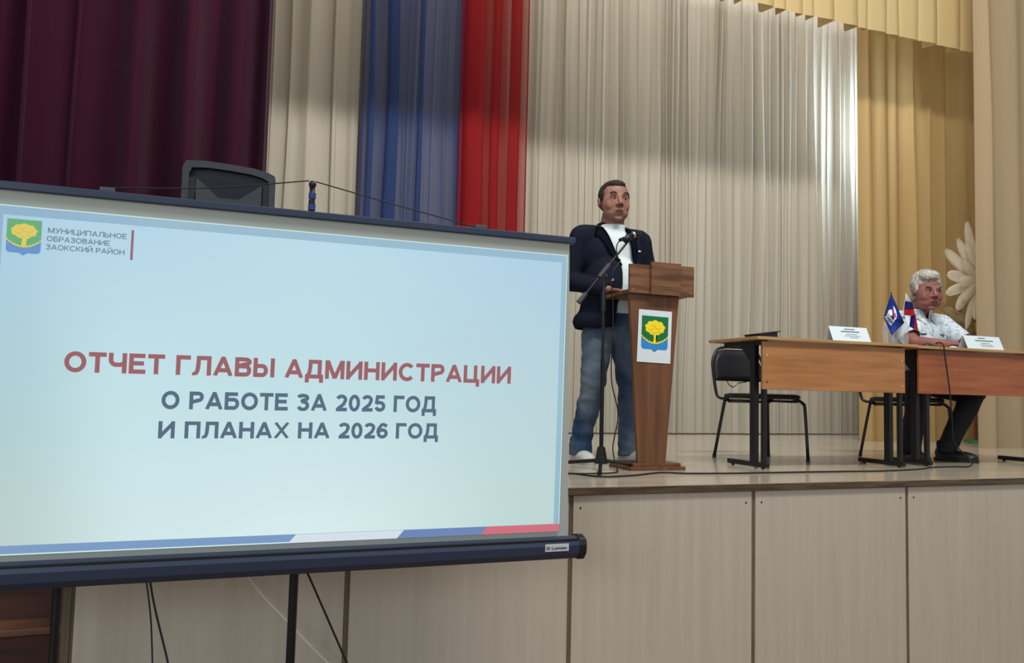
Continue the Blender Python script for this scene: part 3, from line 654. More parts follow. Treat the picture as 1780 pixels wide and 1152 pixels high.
# ------------------------------------------------------------------ chairs
def make_chair(label, loc, rz=0):
    t = thing('chair', label, 'chair', loc, rz, 'black stacking chairs behind the tables')
    # seat: rounded cushion, faces -y
    bm = B()
    ol = []
    for k in range(28):
        a = 2*pi*k/28; c, s = cos(a), sin(a); e = .55
        ol.append((.215*math.copysign(abs(c)**e, c), .205*math.copysign(abs(s)**e, s)))
    for z0, z1, s0, s1 in ((.432, .442, .93, 1.0), (.442, .462, 1.0, .98), (.462, .470, .98, .86)):
        a_ = [bm.verts.new((x*s0, y*s0, z0)) for x, y in ol]; b_ = [bm.verts.new((x*s1, y*s1, z1)) for x, y in ol]
        for i in range(28): bm.faces.new((a_[i], a_[(i+1) % 28], b_[(i+1) % 28], b_[i]))
        if z0 == .432: bm.faces.new(a_)
    bm.faces.new(b_); bmesh.ops.remove_doubles(bm, verts=bm.verts, dist=.0004)
    obj('seat', bm, M['blackcloth'], t, True); t.scale = (1, 1, .925)
    # curved backrest pad
    bm = B(); rows = []
    for th in (0, .028):
        g = []
        for i in range(13):
            u = -1+2*i/12; x = u*.196; y = .205+.045*(1-u*u)*1.0+.02
            hb = .56+.0*u; ht = .80-.13*abs(u)**5
            g.append([bm.verts.new((x, y+th+.05*(v/5)*.6, hb+(ht-hb)*v/5)) for v in range(6)])
        rows.append(g)
    for gi, g in enumerate(rows):
        for i in range(12):
            for v in range(5): bm.faces.new((g[i][v], g[i+1][v], g[i+1][v+1], g[i][v+1]))
    a_, b_ = rows
    loop = [(i, 0) for i in range(13)]+[(12, v) for v in range(1, 6)]+[(i, 5) for i in range(11, -1, -1)]+[(0, v) for v in range(4, 0, -1)]
    for k in range(len(loop)):
        i, v = loop[k]; j, w_ = loop[(k+1) % len(loop)]
        bm.faces.new((a_[i][v], a_[j][w_], b_[j][w_], b_[i][v]))
    obj('backrest', bm, M['blackcloth'], t, True)
    bm = B(); tube(bm, [(-.18, .12, .432), (-.192, .19, .432), (-.203, .222, .47), (-.212, .245, .62), (-.205, .262, .71), (-.16, .278, .79), (-.08, .30, .815), (0, .305, .818), (.08, .30, .815), (.16, .278, .79), (.205, .262, .71), (.212, .245, .62), (.203, .222, .47), (.192, .19, .432), (.18, .12, .432)], .0105, 8, 5)
    obj('back_frame', bm, M['blackmetal'], t, True)
    for s in (-1, 1):
        bm = B(); tube(bm, [(s*.14, -.14, .428), (s*.165, -.165, .425), (s*.182, -.185, .405), (s*.190, -.195, .36), (s*.205, -.205, .02)], .0105, 8, 4); lg = obj('leg', bm, M['blackmetal'], t, True)
        bm = B(); cyl(bm, (s*.2055, -.205, 0), (s*.205, -.205, .025), .013, seg=10); obj('foot_cap', bm, M['rubber'], lg)
        bm = B(); tube(bm, [(s*.165, .14, .428), (s*.172, .158, .42), (s*.178, .165, .40), (s*.222, .212, .02)], .0105, 8, 4); lg = obj('leg', bm, M['blackmetal'], t, True)
        bm = B(); cyl(bm, (s*.2225, .213, 0), (s*.222, .212, .025), .013, seg=10); obj('foot_cap', bm, M['rubber'], lg)
        bm = B(); tube(bm, [(s*.168, -.15, .418), (s*.168, .15, .418)], .009, 8, 2); obj('seat_rail', bm, M['blackmetal'], t, True)
    bm = B(); tube(bm, [(-.17, .13, .41), (.17, .13, .41)], .009, 8, 2); obj('seat_rail', bm, M['blackmetal'], t, True)
    return t
M['blackcloth'] = mat('black vinyl', lin((18, 18, 23)), .5, bump=.1, bscale=300)
ch1 = make_chair('empty black chair behind the left table', (3.585, 1.25, 0)); ch1['group'] = 'black padded chairs at the tables'
ch2 = make_chair('black chair under the seated man', (4.83, 1.23, 0)); ch2['group'] = 'black padded chairs at the tables'

# ------------------------------------------------------------------ people
def head_shapes(bm, c, yaw, pitch=0, roll=0, s=1.0, stout=1.0):
    mt = Matrix.Translation(c) @ Euler((pitch, roll, yaw)).to_matrix().to_4x4() @ Matrix.Scale(s, 4)
    b = B()
    ell(b, (0, .018, .03), (.079, .097, .092))
    ell(b, (0, -.022, -.018), (.068*stout, .066, .088))
    ell(b, (0, -.020, -.065), (.062*stout, .060, .048))
    ell(b, (0, .0, -.075), (.058*stout, .06, .04))
    ell(b, (0, -.060, -.101), (.024, .016, .015)); ell(b, (0, -.060, -.060), (.038, .027, .034))
    for q in (-1, 1):
        ell(b, (q*.036*stout, -.050, -.030), (.028, .026, .034))
        ell(b, (q*.027, -.0745, .024), (.022, .012, .009))
        ell(b, (q*.0125, -.090, -.032), (.0092, .0115, .008))
        ell(b, (q*.080, .020, -.004), (.009, .018, .028), (.2, 0, q*.3))
        ell(b, (q*.083, .024, .010), (.008, .015, .014), (.2, 0, q*.3))
        ell(b, (q*.031, -.0745, .0105), (.0165, .0095, .0065))         # upper lid
        ell(b, (q*.031, -.0735, -.0085), (.0155, .009, .005))         # lower lid
    cap(b, (0, -.080, .018), (0, -.1035, -.026), .0085, .0122)
    ell(b, (0, -.084, -.0585), (.0245, .009, .006)); ell(b, (0, -.081, -.0715), (.021, .0095, .0062))
    bmesh.ops.transform(b, matrix=mt, verts=b.verts)
    me = bpy.data.meshes.new('t'); b.to_mesh(me); b.free(); bm.from_mesh(me); bpy.data.meshes.remove(me)
    return mt
def face_details(t, mt, browm, browh=.0042, frown=0):
    def add(name, bm, m, sm=True):
        bmesh.ops.transform(bm, matrix=mt, verts=bm.verts); return obj(name, bm, m, t, sm)
    for q in (-1, 1):
        e = add('eye', ell(B(), (q*.031, -.0715, .0015), (.0132, .0125, .0078)), M['eyew'])
        bm = B(); ell(bm, (q*.031+.002, -.0805, .0010), (.0056, .0048, .0060)); bmesh.ops.transform(bm, matrix=mt, verts=bm.verts); obj('iris', bm, M['eyed'], e, True)
        bm = B(); tube(bm, [(q*.0465, -.0755, .003), (q*.040, -.0825, .0072), (q*.031, -.0862, .0082), (q*.021, -.0845, .006), (q*.0155, -.081, .0015)], .0016, 6, 3); add('eyelash', bm, M['eyed'])
        bm = B(); tube(bm, [(q*.053, -.073, .0265), (q*.043, -.0865, .0325), (q*.030, -.0925, .0315-frown*.003), (q*.013, -.0915, .0245-frown*.008)], [.002, browh, browh*1.1, .0025], 6, 4)
        add('eyebrow', bm, browm)
        bm = B(); ell(bm, (q*.0085, -.0985, -.0405), (.0036, .0045, .0018)); add('nostril', bm, M['lipdark'])
    bm = B(); tube(bm, [(-.023, -.0855, -.0665), (-.010, -.0925, -.0652), (.010, -.0925, -.0652), (.023, -.0855, -.0665)], [.0010, .0022, .0022, .0010], 6, 4); add('mouth', bm, M['lipdark'])
    bm = B(); ell(bm, (0, -.0845, -.0715), (.0165, .0075, .0042)); add('lower_lip', bm, M['lip'])
def hand(bm, wrist, d, up_, s=1.0, curl=.5, side=1):
    "palm and five fingers; d = pointing direction, up_ = back-of-hand normal, side = +1 when the thumb is on the left of d seen from above"
    d = V(d).normalized(); up_ = (V(up_)-d*V(up_).dot(d)).normalized(); lf = up_.cross(d)*side
    w = V(wrist)
    for k in range(4):
        o = (k-1.5)*.0195
        base = w+d*.085*s-lf*o*s; cap(bm, w+d*.02*s-lf*o*.75*s, base, .0135*s, .0105*s, 10)
        L_ = [.068, .078, .073, .056][k]*s; a = d
        p = base
        for j, f in enumerate((.45, .32, .23)):
            a = (d*cos(curl*(j+.6)*.7) - up_*sin(curl*(j+.6)*.7)).normalized()
            q = p+a*L_*f; cap(bm, p, q, (.0088-.0006*j)*s, (.0084-.0008*j)*s, 8); p = q
    p = w+d*.025*s+lf*.022*s; q = p+(d*.6+lf*.8).normalized()*.038*s; cap(bm, p, q, .0135*s, .0105*s, 8)
    q2 = q+(d*.95+lf*.25-up_*.25).normalized()*.038*s; cap(bm, q, q2, .0100*s, .0080*s, 8)

# --- the standing speaker
P1 = thing('person', 'man standing at the lectern in navy jacket, white T-shirt and jeans, speaking', 'person', (2.385, 1.12, 0))
hc = V((-.005, -.02, 1.568))
bm = B(); mt1 = head_shapes(bm, hc, -.16, -.02, 0, 1.11, 1.12)
cap(bm, (0, .0, 1.50), (0, .03, 1.38), .068, .08)
ell(bm, (0, .03, 1.25), (.16, .10, .2)); ell(bm, (0, 0, 1.02), (.14, .11, .2)); cap(bm, (-.17, .03, 1.345), (.17, .03, 1.345), .05)
RS, RE, RH = V((-.205, .03, 1.34)), V((-.262, .05, 1.085)), V((-.115, -.165, 1.012))
LS, LE, LH = V((.205, .03, 1.34)), V((.255, .03, 1.09)), V((.165, -.165, 1.012))
for s_, e_, h_ in ((RS, RE, RH), (LS, LE, LH)):
    cap(bm, s_, e_, .045, .036); cap(bm, e_, h_, .036, .025)
hand(bm, RH, (.5, -1, -.12), (0, 0, 1), 1.0, .35, 1); hand(bm, LH, (-.25, -1, -.12), (0, 0, 1), 1.0, .35, -1)
RK, RA, LK, LA = V((-.125, -.01, .47)), V((-.170, .06, .09)), V((.115, -.02, .47)), V((.115, -.02, .09))
for h_, k_, a_ in ((V((-.09, .01, .86)), RK, RA), (V((.09, .01, .86)), LK, LA)):
    cap(bm, h_, k_, .07, .045); cap(bm, k_, a_, .045, .035); cap(bm, a_, a_+V((0, -.02, -.035)), .035, .026)
ell(bm, (0, .02, .88), (.13, .10, .12))
me, _ = blob(bm, .0042, 3); link('body', me, M['skin1'], P1)
face_details(P1, mt1, M['hair1'])
bm = B(); ell(bm, (0, .026, .042), (.0815, .094, .085)); ell(bm, (0, .058, .01), (.072, .052, .062)); ell(bm, (0, -.028, .088), (.052, .042, .029)); ell(bm, (.071, .004, .030), (.013, .030, .036)); ell(bm, (-.071, .004, .030), (.013, .030, .036))
bmesh.ops.transform(bm, matrix=mt1, verts=bm.verts)
me, _ = blob(bm, .006, 3, (.0015, 60, 60, 60)); link('hair', me, M['hair1'], P1)
# T-shirt
bm = B(); ell(bm, (0, .02, 1.24), (.185, .125, .20)); ell(bm, (0, -.025, 1.05), (.18, .155, .2)); ell(bm, (0, .0, .92), (.17, .135, .14)); cap(bm, (-.15, .03, 1.35), (.15, .03, 1.35), .068); cyl(bm, (0, .02, 1.34), (0, .010, 1.47), .092, .076, 24)
me, tsh = blob(bm, .009, 4, (.004, 9, 9, 6), cut=lambda c: False, thick=.003, zc=((.885, -1), (1.428, 1))); link('t_shirt', me, M['white'], P1)
# jacket
def interp(z, L):
    for (z0, a), (z1, b) in zip(L, L[1:]):
        if z >= z1: return b+(a-b)*min(1, (z-z1)/(z0-z1))
    return L[-1][1]
OL = [(1.43, -.098), (1.33, -.075), (1.24, -.040), (1.18, -.026), (1.04, -.032), (.8, -.06)]
OR = [(1.43, .047), (1.31, .062), (1.19, .075), (1.0, .066), (.8, .09)]
def opening(z): return interp(z, OL), interp(z, OR)      # local x of the two front edges
bm = B()
ell(bm, (0, .02, 1.24), (.205, .142, .21)); ell(bm, (0, -.02, 1.06), (.2, .168, .22)); ell(bm, (0, .0, .90), (.208, .158, .2)); ell(bm, (-.01, .01, .835), (.235, .165, .12)); cap(bm, (-.175, .03, 1.352), (.175, .03, 1.352), .078, .078)
cyl(bm, (-.0, .035, 1.34), (0, .03, 1.45), .12, .090, 24)
cap(bm, (-.195, .03, 1.345), RE+V((-.012, .01, -.005)), .078, .064); cap(bm, RE+V((-.012, .01, -.005)), RH+(RE-RH).normalized()*.03, .062, .046)
cap(bm, (.195, .03, 1.345), LE+V((.012, .01, 0)), .078, .064); cap(bm, LE+V((.012, .01, 0)), LH+(LE-LH).normalized()*.03, .062, .046)
def jcut(c):
    if c.z < .800+.02*c.x: return True
    if (c-RH).length < .036 or (c-LH).length < .036: return True
    if c.z > 1.418: return True
    a, b = opening(c.z)
    return c.y < -.02 and a < c.x < b
me, jt = blob(bm, .0085, 6, (.0055, 7, 7, 5), cut=jcut, thick=.006, zc=((1.418, 1),)); link('jacket', me, M['navy'], P1)
def on(tree, x, z, off=.006):
    h = tree.ray_cast(V((x, -1, z)), V((0, 1, 0)))[0]
    return V((x, (h.y if h else -.1)-off, z))
for side in (0, 1):      # notched lapels
    sg = -1 if side == 0 else 1
    zs = [1.405, 1.375, 1.345, 1.338, 1.28, 1.22, 1.16]
    wd = [.040, .060, .075, .056, .050, .034, .006]
    bm = B(); prev = None
    for z, wd_ in zip(zs, wd):
        e = opening(z)[side]; r = []
        for k in range(4): r.append(on(jt, e+sg*wd_*k/3, z, .007-.002*(k == 3)))
        r = [bm.verts.new(p) for p in r]
        if prev:
            for k in range(3): bm.faces.new((prev[k], prev[k+1], r[k+1], r[k]))
        prev = r
    ex = bmesh.ops.solidify(bm, geom=bm.faces[:], thickness=.004)
    obj('lapel', bm, M['navy'], P1, True)
bm = B(); prev = None
for k in range(25):      # turned down collar round the back of the neck
    a = R(-62+304*k/24) ; cx, cy = cos(a), sin(a)
    ring = [bm.verts.new((cx*rx, .033+cy*ry, z)) for rx, ry, z in ((.094, .084, 1.398), (.086, .076, 1.440), (.080, .070, 1.444), (.084, .074, 1.40))]
    if prev:
        for q in range(4): bm.faces.new((prev[q], prev[(q+1) % 4], ring[(q+1) % 4], ring[q]))
    else: bm.faces.new(ring)
    prev = ring
bm.faces.new(prev); obj('collar', bm, M['navy'], P1, True)
bm = B()
for p in (on(jt, .135, 1.27, .003),): ell(bm, p, (.010, .003, .005), sub=2)
obj('lapel_pin', bm, M['flagwhite'], P1)
# jeans
bm = B(); ell(bm, (0, .01, .86), (.168, .128, .14))
for h_, k_, a_ in ((V((-.085, .01, .80)), RK, RA), (V((.085, .01, .80)), LK, LA)):
    cap(bm, h_, k_, .098, .074); cap(bm, k_, a_+V((0, 0, .0)), .072, .062); cyl(bm, a_+V((0, 0, .06)), a_+V((0, -.01, -.045)), .063, .068)
me, _ = blob(bm, .0085, 3, (.009, 6, 6, 11), cut=lambda c: False, thick=.003, zc=((.042, -1),)); link('jeans', me, M['denim'], P1)
bm = B(); cyl(bm, (0, .01, .895), (0, .01, .925), .15, .15, 24); 
for v in bm.verts: v.co.y = .01+(v.co.y-.01)*.8
obj('belt', bm, M['black'], P1)
def shoe(t, ankle, ang, m, solem, L_=.28):
    mt = Matrix.Translation((ankle.x, ankle.y, 0)) @ Matrix.Rotation(ang, 4, 'Z')
    bm = B(); ell(bm, (0, -.07, .035), (.046, .135, .042)); ell(bm, (0, .02, .055), (.042, .06, .055)); ell(bm, (0, -.14, .03), (.044, .06, .032)); cap(bm, (0, .02, .06), (0, .02, .095), .04, .038)
    box(bm, -.04, .04, -.16, .07, .004, .03)
    me, _ = blob(bm, .006, 4)
    for v in me.vertices:
        v.co.z = max(v.co.z, .004)
    me.transform(mt); s = link('shoe', me, m, t)
    bm = B(); ol = []
    for k in range(28):
        a = 2*pi*k/28; ol.append((.047*cos(a)*(1-.12*(sin(a) > 0)), -.058+.146*sin(a)))
    prism(bm, [(x, y, 0) for x, y in ol], (0, 0, .022)); bmesh.ops.transform(bm, matrix=mt, verts=bm.verts); obj('sole', bm, solem, s)
    bm = B()
    for k in range(4):
        y = -.045-.022*k; z = .088-.007*k
        tube(bm, [(-.026, y, z-.014), (0, y-.004, z-.001), (.026, y, z-.014)], .0028, 6, 4)
    bmesh.ops.transform(bm, matrix=mt, verts=bm.verts); obj('laces', bm, solem, s)
shoe(P1, V((-.170, .06, 0)), -.10, M['sneaker'], M['sole']); shoe(P1, V((.115, -.02, 0)), .22, M['sneaker'], M['sole'])

# --- the seated man
P2 = thing('person', 'grey haired man in patterned white shirt seated at the right table', 'person', (4.93, 1.2, 0))
hc2 = V((-.03, -.10, 1.185))
bm = B(); mt2 = head_shapes(bm, hc2, -.36, .06, .0, 1.13, 1.14)
cap(bm, (-.02, -.04, 1.15), (0, .03, 1.0), .062, .07)
cap(bm, (-.17, .02, .98), (.17, .02, .98), .06); ell(bm, (0, .03, .82), (.17, .12, .2)); ell(bm, (0, .05, .62), (.17, .13, .15)); ell(bm, (0, .05, .56), (.17, .13, .11))
RS, RE, RH = V((-.205, .0, .97)), V((-.265, -.20, .815)), V((-.03, -.335, .795))
LS, LE, LH = V((.205, .0, .97)), V((.27, -.17, .815)), V((.13, -.33, .797))
for s_, e_, h_ in ((RS, RE, RH), (LS, LE, LH)):
    cap(bm, s_, e_, .05, .042); cap(bm, e_, h_, .043, .028)
hand(bm, RH, (1, -.25, -.02), (0, .0, 1), 1.05, .35, 1); hand(bm, LH, (-1, -.2, .18), (0, .15, 1), 1.05, .55, -1)
RK2, RA2 = V((-.31, -.27, .48)), V((-.33, -.22, .09))
LK2, LA2 = V((.24, -.24, .48)), V((.02, -.20, .09))
for h_, k_, a_, ft in ((V((-.10, .04, .54)), RK2, RA2, V((0, -.02, -.035))), (V((.10, .04, .54)), LK2, LA2, V((.01, -.02, -.035)))):
    cap(bm, h_, k_, .075, .05); cap(bm, k_, a_, .048, .034); cap(bm, a_, a_+ft, .034, .028)
me, _ = blob(bm, .0042, 3); link('body', me, M['skin2'], P2)
face_details(P2, mt2, M['brow2'], .0045, 1)
bm = B(); ell(bm, (0, .030, .054), (.0885, .100, .094)); ell(bm, (0, .062, -.008), (.078, .055, .078)); ell(bm, (-.01, -.04, .098), (.062, .05, .04)); ell(bm, (-.02, -.045, .09), (.045, .035, .026))
for q in (-1, 1): ell(bm, (q*.078, -.004, .02), (.010, .018, .035))
bmesh.ops.transform(bm, matrix=mt2, verts=bm.verts)
me, _ = blob(bm, .006, 2, (.003, 40, 40, 40)); link('hair', me, M['hair2'], P2)
bm = B(); cap(bm, (-.165, .02, .975), (.165, .02, .975), .082); ell(bm, (0, .02, .86), (.205, .15, .18)); ell(bm, (0, .02, .68), (.205, .165, .2)); ell(bm, (0, .04, .56), (.2, .16, .12))
cyl(bm, (0, .02, 1.0), (-.012, .0, 1.10), .10, .078, 20)
for s_, e_, sg in ((RS, RE, -1), (LS, LE, 1)): cap(bm, s_, s_+(e_-s_)*.72, .078, .072)
def c2(c):
    for s_, e_ in ((RS, RE), (LS, LE)):
        d = (e_-s_).normalized()
        q = c-s_
        if q.dot(d) > (e_-s_).length*.80 and (q-d*q.dot(d)).length < .11: return True
    if c.z > .985 and c.y < -.02 and abs(c.x+.008) < (c.z-.985)*.55: return True
    return c.z < .50
me, s2 = blob(bm, .0085, 4, (.009, 7, 7, 7), cut=c2, thick=.004, zc=((1.066, 1),)); link('shirt', me, M['shirt2'], P2)
for sg in (-1, 1):       # collar wings, pocket tops
    bm = B(); pts = [(sg*.062-.008, 1.035), (sg*.022-.008, .995), (sg*.046-.008, .955), (sg*.088-.008, 1.0)]
    prism(bm, [on(s2, x, z, .012) for x, z in pts], (0, .004, 0)); obj('collar', bm, M['shirt2'], P2)
    bm = B(); tube(bm, [on(s2, sg*.06, .885, .002), on(s2, sg*.10, .883, .002), on(s2, sg*.145, .887, .002)], .004, 6, 3); obj('pocket_edge', bm, M['speakerdark'], P2)
bm = B(); tube(bm, [on(s2, -.008, z, .001) for z in (.985, .93, .87, .81)], .003, 6, 3); obj('placket', bm, mat('shirt seam', lin((150, 170, 184)), .8), P2)
bm = B(); ell(bm, (0, .05, .555), (.185, .16, .115))
for h_, k_, a_ in ((V((-.10, .04, .55)), RK2, RA2), (V((.10, .04, .55)), LK2, LA2)):
    cap(bm, h_, k_, .10, .085); cap(bm, k_, a_, .080, .062); cyl(bm, a_+V((0, 0, .05)), a_+V((0, 0, -.03)), .062, .066)
me, _ = blob(bm, .0085, 4, (.006, 8, 8, 8), cut=lambda c: False, thick=.003, zc=((.042, -1),)); link('trousers', me, M['blacktrouser'], P2)
shoe(P2, RA2, -.25, M['black'], M['rubber']); shoe(P2, LA2, .40, M['black'], M['rubber'])

# ------------------------------------------------------------------ things on the tables
TZ = .76
def name_card(label, x0, x1, y, rz, lines):
    t = thing('name_card', label, 'name card', ((x0+x1)/2, y, TZ), rz, 'folded name cards'); w_ = (x1-x0)/2; h = .088
    bm = B(); prism(bm, [(-w_, -.038, .0005), (-w_, 0, h), (-w_, .038, .0005), (-w_, .036, .0005), (-w_, 0, h-.003), (-w_, -.036, .0005)], (2*w_, 0, 0)); 
    obj('folded_card', bm, M['paper'], t)
    for (u0, u1, v, th) in lines:
        p = lambda u, vv: (-w_+2*w_*u, -.0386+.038*vv, .0005+(h-.001)*vv)
        bm = B(); bm.faces.new([bm.verts.new(p(*q)) for q in ((u0, v), (u1, v), (u1, v+th), (u0, v+th))]); obj('print_line', bm, M['ink'], t)
    return t
LN = [(.38, .66, .80, .07), (.28, .76, .62, .08), (.40, .68, .46, .035), (.34, .76, .34, .035), (.46, .68, .22, .035)]
name_card('folded white name card on the left table', 3.585, 3.872, .625, -.017, LN)
name_card('folded white name card in front of the seated man', 4.735, 5.062, .675, 0, [(.38, .58, .80, .07), (.28, .78, .60, .08), (.42, .66, .44, .035), (.38, .72, .32, .035), (.40, .74, .20, .035)])
# water bottles
def bottle(label, loc):
    prof = [(0, .002), (.026, .0), (.0315, .006)]
    for k in range(9):
        z = .014+k*.0115; prof += [(.0325, z), (.0300, z+.0055)]
    prof += [(.0325, .122), (.0325, .140), (.027, .160), (.015, .182), (.0125, .190), (.0125, .198)]
    bm = B(); seg = 20; rings = [[bm.verts.new((r*cos(2*pi*k/seg), r*sin(2*pi*k/seg), z)) for k in range(seg)] for r, z in [(a*1.06, c*.86) for a, c in prof[1:]]]
    for a_, b_ in zip(rings, rings[1:]):
        for k in range(seg): bm.faces.new((a_[k], a_[(k+1) % seg], b_[(k+1) % seg], b_[k]))
    bm.faces.new(rings[0])
    t = thing('water_bottle', label, 'bottle', loc, 0, 'clear plastic bottles between the tables')
    obj('bottle_body', bm, M['pvc'], t, True)
    bm = B(); cyl(bm, (0, 0, .166), (0, 0, .182), .0145); obj('cap', bm, mat('pale cap', lin((180, 196, 214)), .4), t)
bottle('clear ribbed plastic bottle under the blue flag, nearer the name card', (4.130, .665, TZ))
bottle('clear ribbed plastic bottle under the blue flag, nearer the seated man', (4.205, .66, TZ))
bottle('clear plastic bottle standing behind the other two, left edge showing', (4.165, .745, TZ))
# flags in a small holder
def grid_flag(name, quads, Y, parent, amp=.008):
    "strips of cloth given as pixel outlines on a hanging plane, with real waves"
    for nm, m, (tl_, tr_, br_, bl_) in quads:
        bm = B(); n = 8; g = []
        for i in range(n+1):
            row = []
            for j in range(n+1):
                u, v = i/n, j/n
                px = (tl_[0]*(1-u)+tr_[0]*u)*(1-v)+(bl_[0]*(1-u)+br_[0]*u)*v
                py = (tl_[1]*(1-u)+tr_[1]*u)*(1-v)+(bl_[1]*(1-u)+br_[1]*u)*v
                p = at(px, py, Y+amp*sin(px*.35)+.004*cos(py*.2)); row.append(bm.verts.new(p))
            g.append(row)
        for i in range(n):
            for j in range(n): bm.faces.new((g[i][j], g[i+1][j], g[i+1][j+1], g[i][j+1]))
        bmesh.ops.solidify(bm, geom=bm.faces[:], thickness=.0012)
        wobj(nm, bm, m, parent, True)
fY = .60
hd = at(1561, 598, .66); hd.z = TZ
fh = thing('flag_holder', 'small dark desk flag holder between the bottles', 'flag holder', hd)
bm = B(); cyl(bm, (0, 0, 0), (0, 0, .012), .028, .022, 20); cyl(bm, (0, 0, .01), (0, 0, .035), .008); obj('base', bm, M['black'], fh, False)
f1 = thing('desk_flag', 'small royal blue desk flag with white emblem and lettering', 'flag', hd+V((-.006, 0, .012)), 0, 'desk flags')
tp = at(1549, 509, fY+.012); bm = B(); cyl(bm, hd+V((-.004, 0, .014)), tp, .0022, seg=8); wobj('pole', bm, M['black'], f1); bm = B(); ell(bm, tp, .005, sub=2); wobj('finial', bm, M['black'], f1)
grid_flag('cloth', [('cloth', M['flagblue'], ((1548.6, 511), (1550, 511), (1572, 561), (1536, 551))), ('cloth_point', M['flagblue'], ((1536, 551), (1572, 561), (1553, 579), (1550, 583)))], fY, f1)
def flag_poly(pts, m, nm, dY=.012):
    bm = B(); bm.faces.new([bm.verts.new(at(x, y, fY+.008*sin(x*.35)+.004*cos(y*.2)-dY*.5)) for x, y in pts]); bmesh.ops.triangulate(bm, faces=bm.faces); wobj(nm, bm, m, f1)
flag_poly([(1552.5, 531), (1556, 536), (1558, 542), (1559, 548), (1558, 554), (1554, 558), (1552, 558), (1556, 553), (1556, 547), (1554.5, 541)], M['flagwhite'], 'white_wave', .004)
flag_poly([(1551.5, 533), (1554.2, 541), (1555.4, 548), (1555, 553), (1551.6, 557.5), (1552.6, 550), (1552.4, 542)], M['flagr'], 'red_wave', .004)
flag_poly([(1543, 542), (1546, 538), (1550, 538), (1551.2, 543), (1550.6, 549), (1548.6, 547.5), (1547.6, 549.5), (1546, 546), (1544.4, 547)], M['flagwhite'], 'bear_emblem', .004)
for body, (x0, y0), (x1, y1) in (('ЕДИНАЯ', (1540.5, 546.5), (1551.5, 561.5)), ('РОССИЯ', (1537, 551), (1547.5, 566))):
    me = letters_mesh(body, 1, 1, .22)
    dx, dy = x1-x0, y1-y0; L_ = math.hypot(dx, dy); nx, ny = dy/L_, -dx/L_
    def pl(c):
        x = x0+dx*c.x+nx*4.2*c.z; y = y0+dy*c.x+ny*4.2*c.z
        return at(x, y, fY+.008*sin(x*.35)+.004*cos(y*.2)-.0035)-f1.location
    place_mesh(me, pl); link('lettering', me, M['flagwhite'], f1)
f2 = thing('desk_flag', 'small white, blue and red tricolour desk flag before the seated man', 'flag', hd+V((.006, 0, .012)), 0, 'desk flags')
tp = at(1575, 509, fY+.012); bm = B(); cyl(bm, hd+V((.004, 0, .014)), tp, .0022, seg=8); wobj('pole', bm, M['chrome'], f2)
grid_flag('cloth', [('white_stripe', M['flagwhite'], ((1574, 510), (1576, 510), (1585, 525), (1573, 523.5))),
                    ('blue_stripe', M['flagb'], ((1573, 523.5), (1585, 525), (1588.5, 538), (1572, 536))),
                    ('red_stripe', M['flagr'], ((1572, 536), (1588.5, 538), (1592, 549), (1571, 547.5))),
                    ], fY, f2)
grid_flag('cloth', [('red_stripe', M['flagr'], ((1588, 540), (1592, 549), (1596.5, 576.5), (1590, 572.5))),
                    ('blue_stripe', M['flagb'], ((1583, 548.5), (1590, 548.5), (1590, 572.5), (1580.5, 567)))], fY+.006, f2)
# folder, mouse, phone, small things
dv = thing('folder', 'black open folder lying on the left table near the corner', 'folder', (3.155, .70, TZ), .0)
bm = B(); box(bm, -.06, .08, -.06, .08, 0, .006, .001); obj('lower_cover', bm, M['black'], dv)
bm = B(); prism(bm, [(-.06, -.06, .006), (.065, -.06, .006), (.065, -.06, .034), (-.06, -.06, .014)], (0, .14, 0)); obj('inner_pages', bm, M['rubber'], dv)
bm = B(); prism(bm, [(-.065, -.065, .014), (.085, -.065, .036), (.085, -.065, .042), (-.065, -.065, .019)], (0, .15, 0)); obj('upper_cover', bm, M['black'], dv)
kb = thing('pen_case', 'small flat black object on the left table right of the folder', 'case', (3.39, .70, TZ))
bm = B(); box(bm, -.03, .03, -.02, .02, 0, .009, .003); obj('body', bm, M['black'], kb); bm = B(); box(bm, -.029, .029, -.021, -.0195, .004, .0055); obj('seam', bm, M['rubber'], kb)
mo = thing('desk_microphone', 'low round black desk microphone base in front of seated man', 'microphone', (4.435, .68, TZ))
bm = B(); ell(bm, (0, 0, .002), (.038, .030, .020)); bmesh.ops.delete(bm, geom=[v for v in bm.verts if v.co.z < 0], context='VERTS'); obj('base', bm, M['black'], mo, True)
bm = B(); cyl(bm, (.02, -.0, .012), (.055, -.01, .004), .004); obj('button', bm, M['speaker'], mo)
ph = thing('glasses_case', 'small black and white case under the seated man’s hand', 'case', at(1659, 602, .74)*1)
ph.location.z = TZ
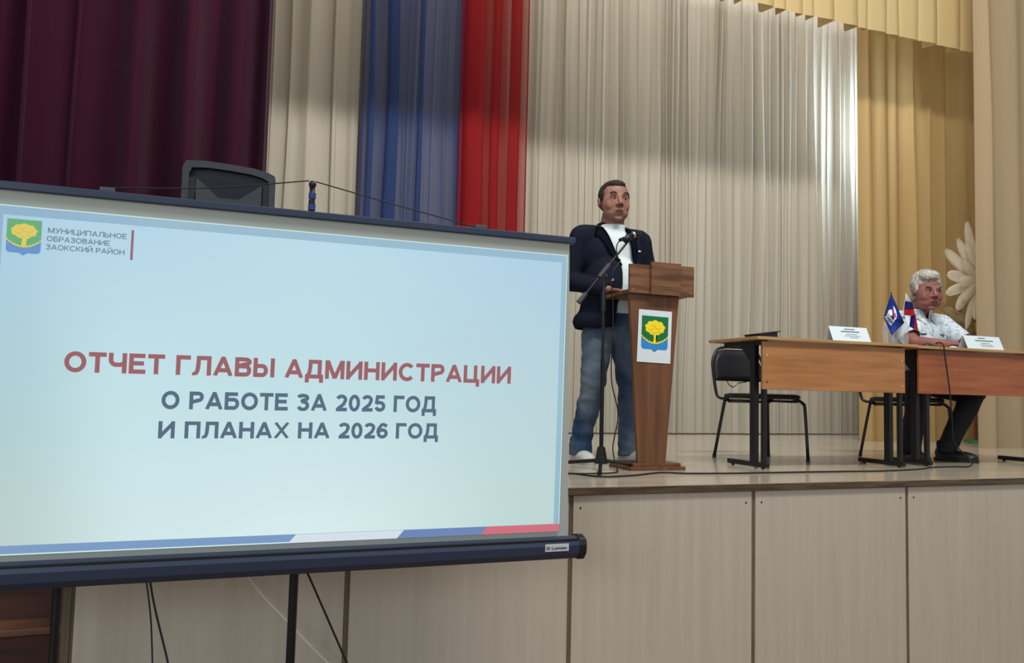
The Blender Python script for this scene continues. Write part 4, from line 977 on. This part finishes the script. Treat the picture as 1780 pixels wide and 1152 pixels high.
bm = B(); ell(bm, (0, 0, .015), (.042, .025, .015)); obj('case', bm, M['black'], ph, True); bm = B(); ell(bm, (-.022, -.012, .008), (.035, .02, .0085)); obj('cloth', bm, M['paper'], ph, True)

# ------------------------------------------------------------------ giant paper daisies in the wing
def daisy(label, px, py, Y, rad, npet, pm, seed, a0=0, lens=1.0):
    c = at(px, py, Y); t = thing('paper_daisy', label, 'flower', (c.x, Y, 0.0)); rnd = random.Random(seed)
    t.location = (c.x, Y, .02)
    o = t.location
    for ring in (0, 1):
        for k in range(npet if ring == 0 else npet-4):
            a = a0+2*pi*(k+.5*ring)/(npet if ring == 0 else npet-4)+rnd.uniform(-.05, .05); L_ = rad*rnd.uniform(.85, 1.08)*(1 if ring == 0 else .72); wdt = rad*rnd.uniform(.062, .078)
            bm = B(); rows = []
            for i in range(8):
                s_ = i/7; r = rad*.10+L_*.93*s_; ww = wdt*(.35+1.05*math.sin(pi*min(s_**.9, 1)*.86))*(1 if i < 7 else .45)
                rows.append([bm.verts.new((c.x+r*cos(a)-ww*q*sin(a), Y-.03-.035*ring-.10*rad*s_*s_+.010*q*q+.006*q, c.z+r*sin(a)+ww*q*cos(a))) for q in (-1, -.4, .1, .5, 1)])
            for i in range(7):
                for j in range(4): bm.faces.new((rows[i][j], rows[i][j+1], rows[i+1][j+1], rows[i+1][j]))
            bmesh.ops.solidify(bm, geom=bm.faces[:], thickness=.004)
            wobj('petal', bm, pm, t, True)
    bm = B(); ell(bm, (c.x, Y-.07, c.z), (rad*.2, .04, rad*.2)); wobj('flower_centre', bm, M['stamen'], t, True)
    bm = B(); cyl(bm, (c.x, Y+.02, .03), (c.x, Y+.02, c.z), .014); wobj('stem', bm, M['stem'], t)
    bm = B(); cyl(bm, (c.x, Y, 0), (c.x, Y, .03), .13, .11, 24); wobj('base', bm, M['greenbase'], t)
daisy('large white paper daisy, upper one, beside the wing curtain', 1702, 488, 2.75, .58, 17, M['petal'], 4, .1)
daisy('large cream paper daisy, lower one, beside the wing curtain', 1696, 569, 2.98, .50, 15, M['petal2'], 9, .3)
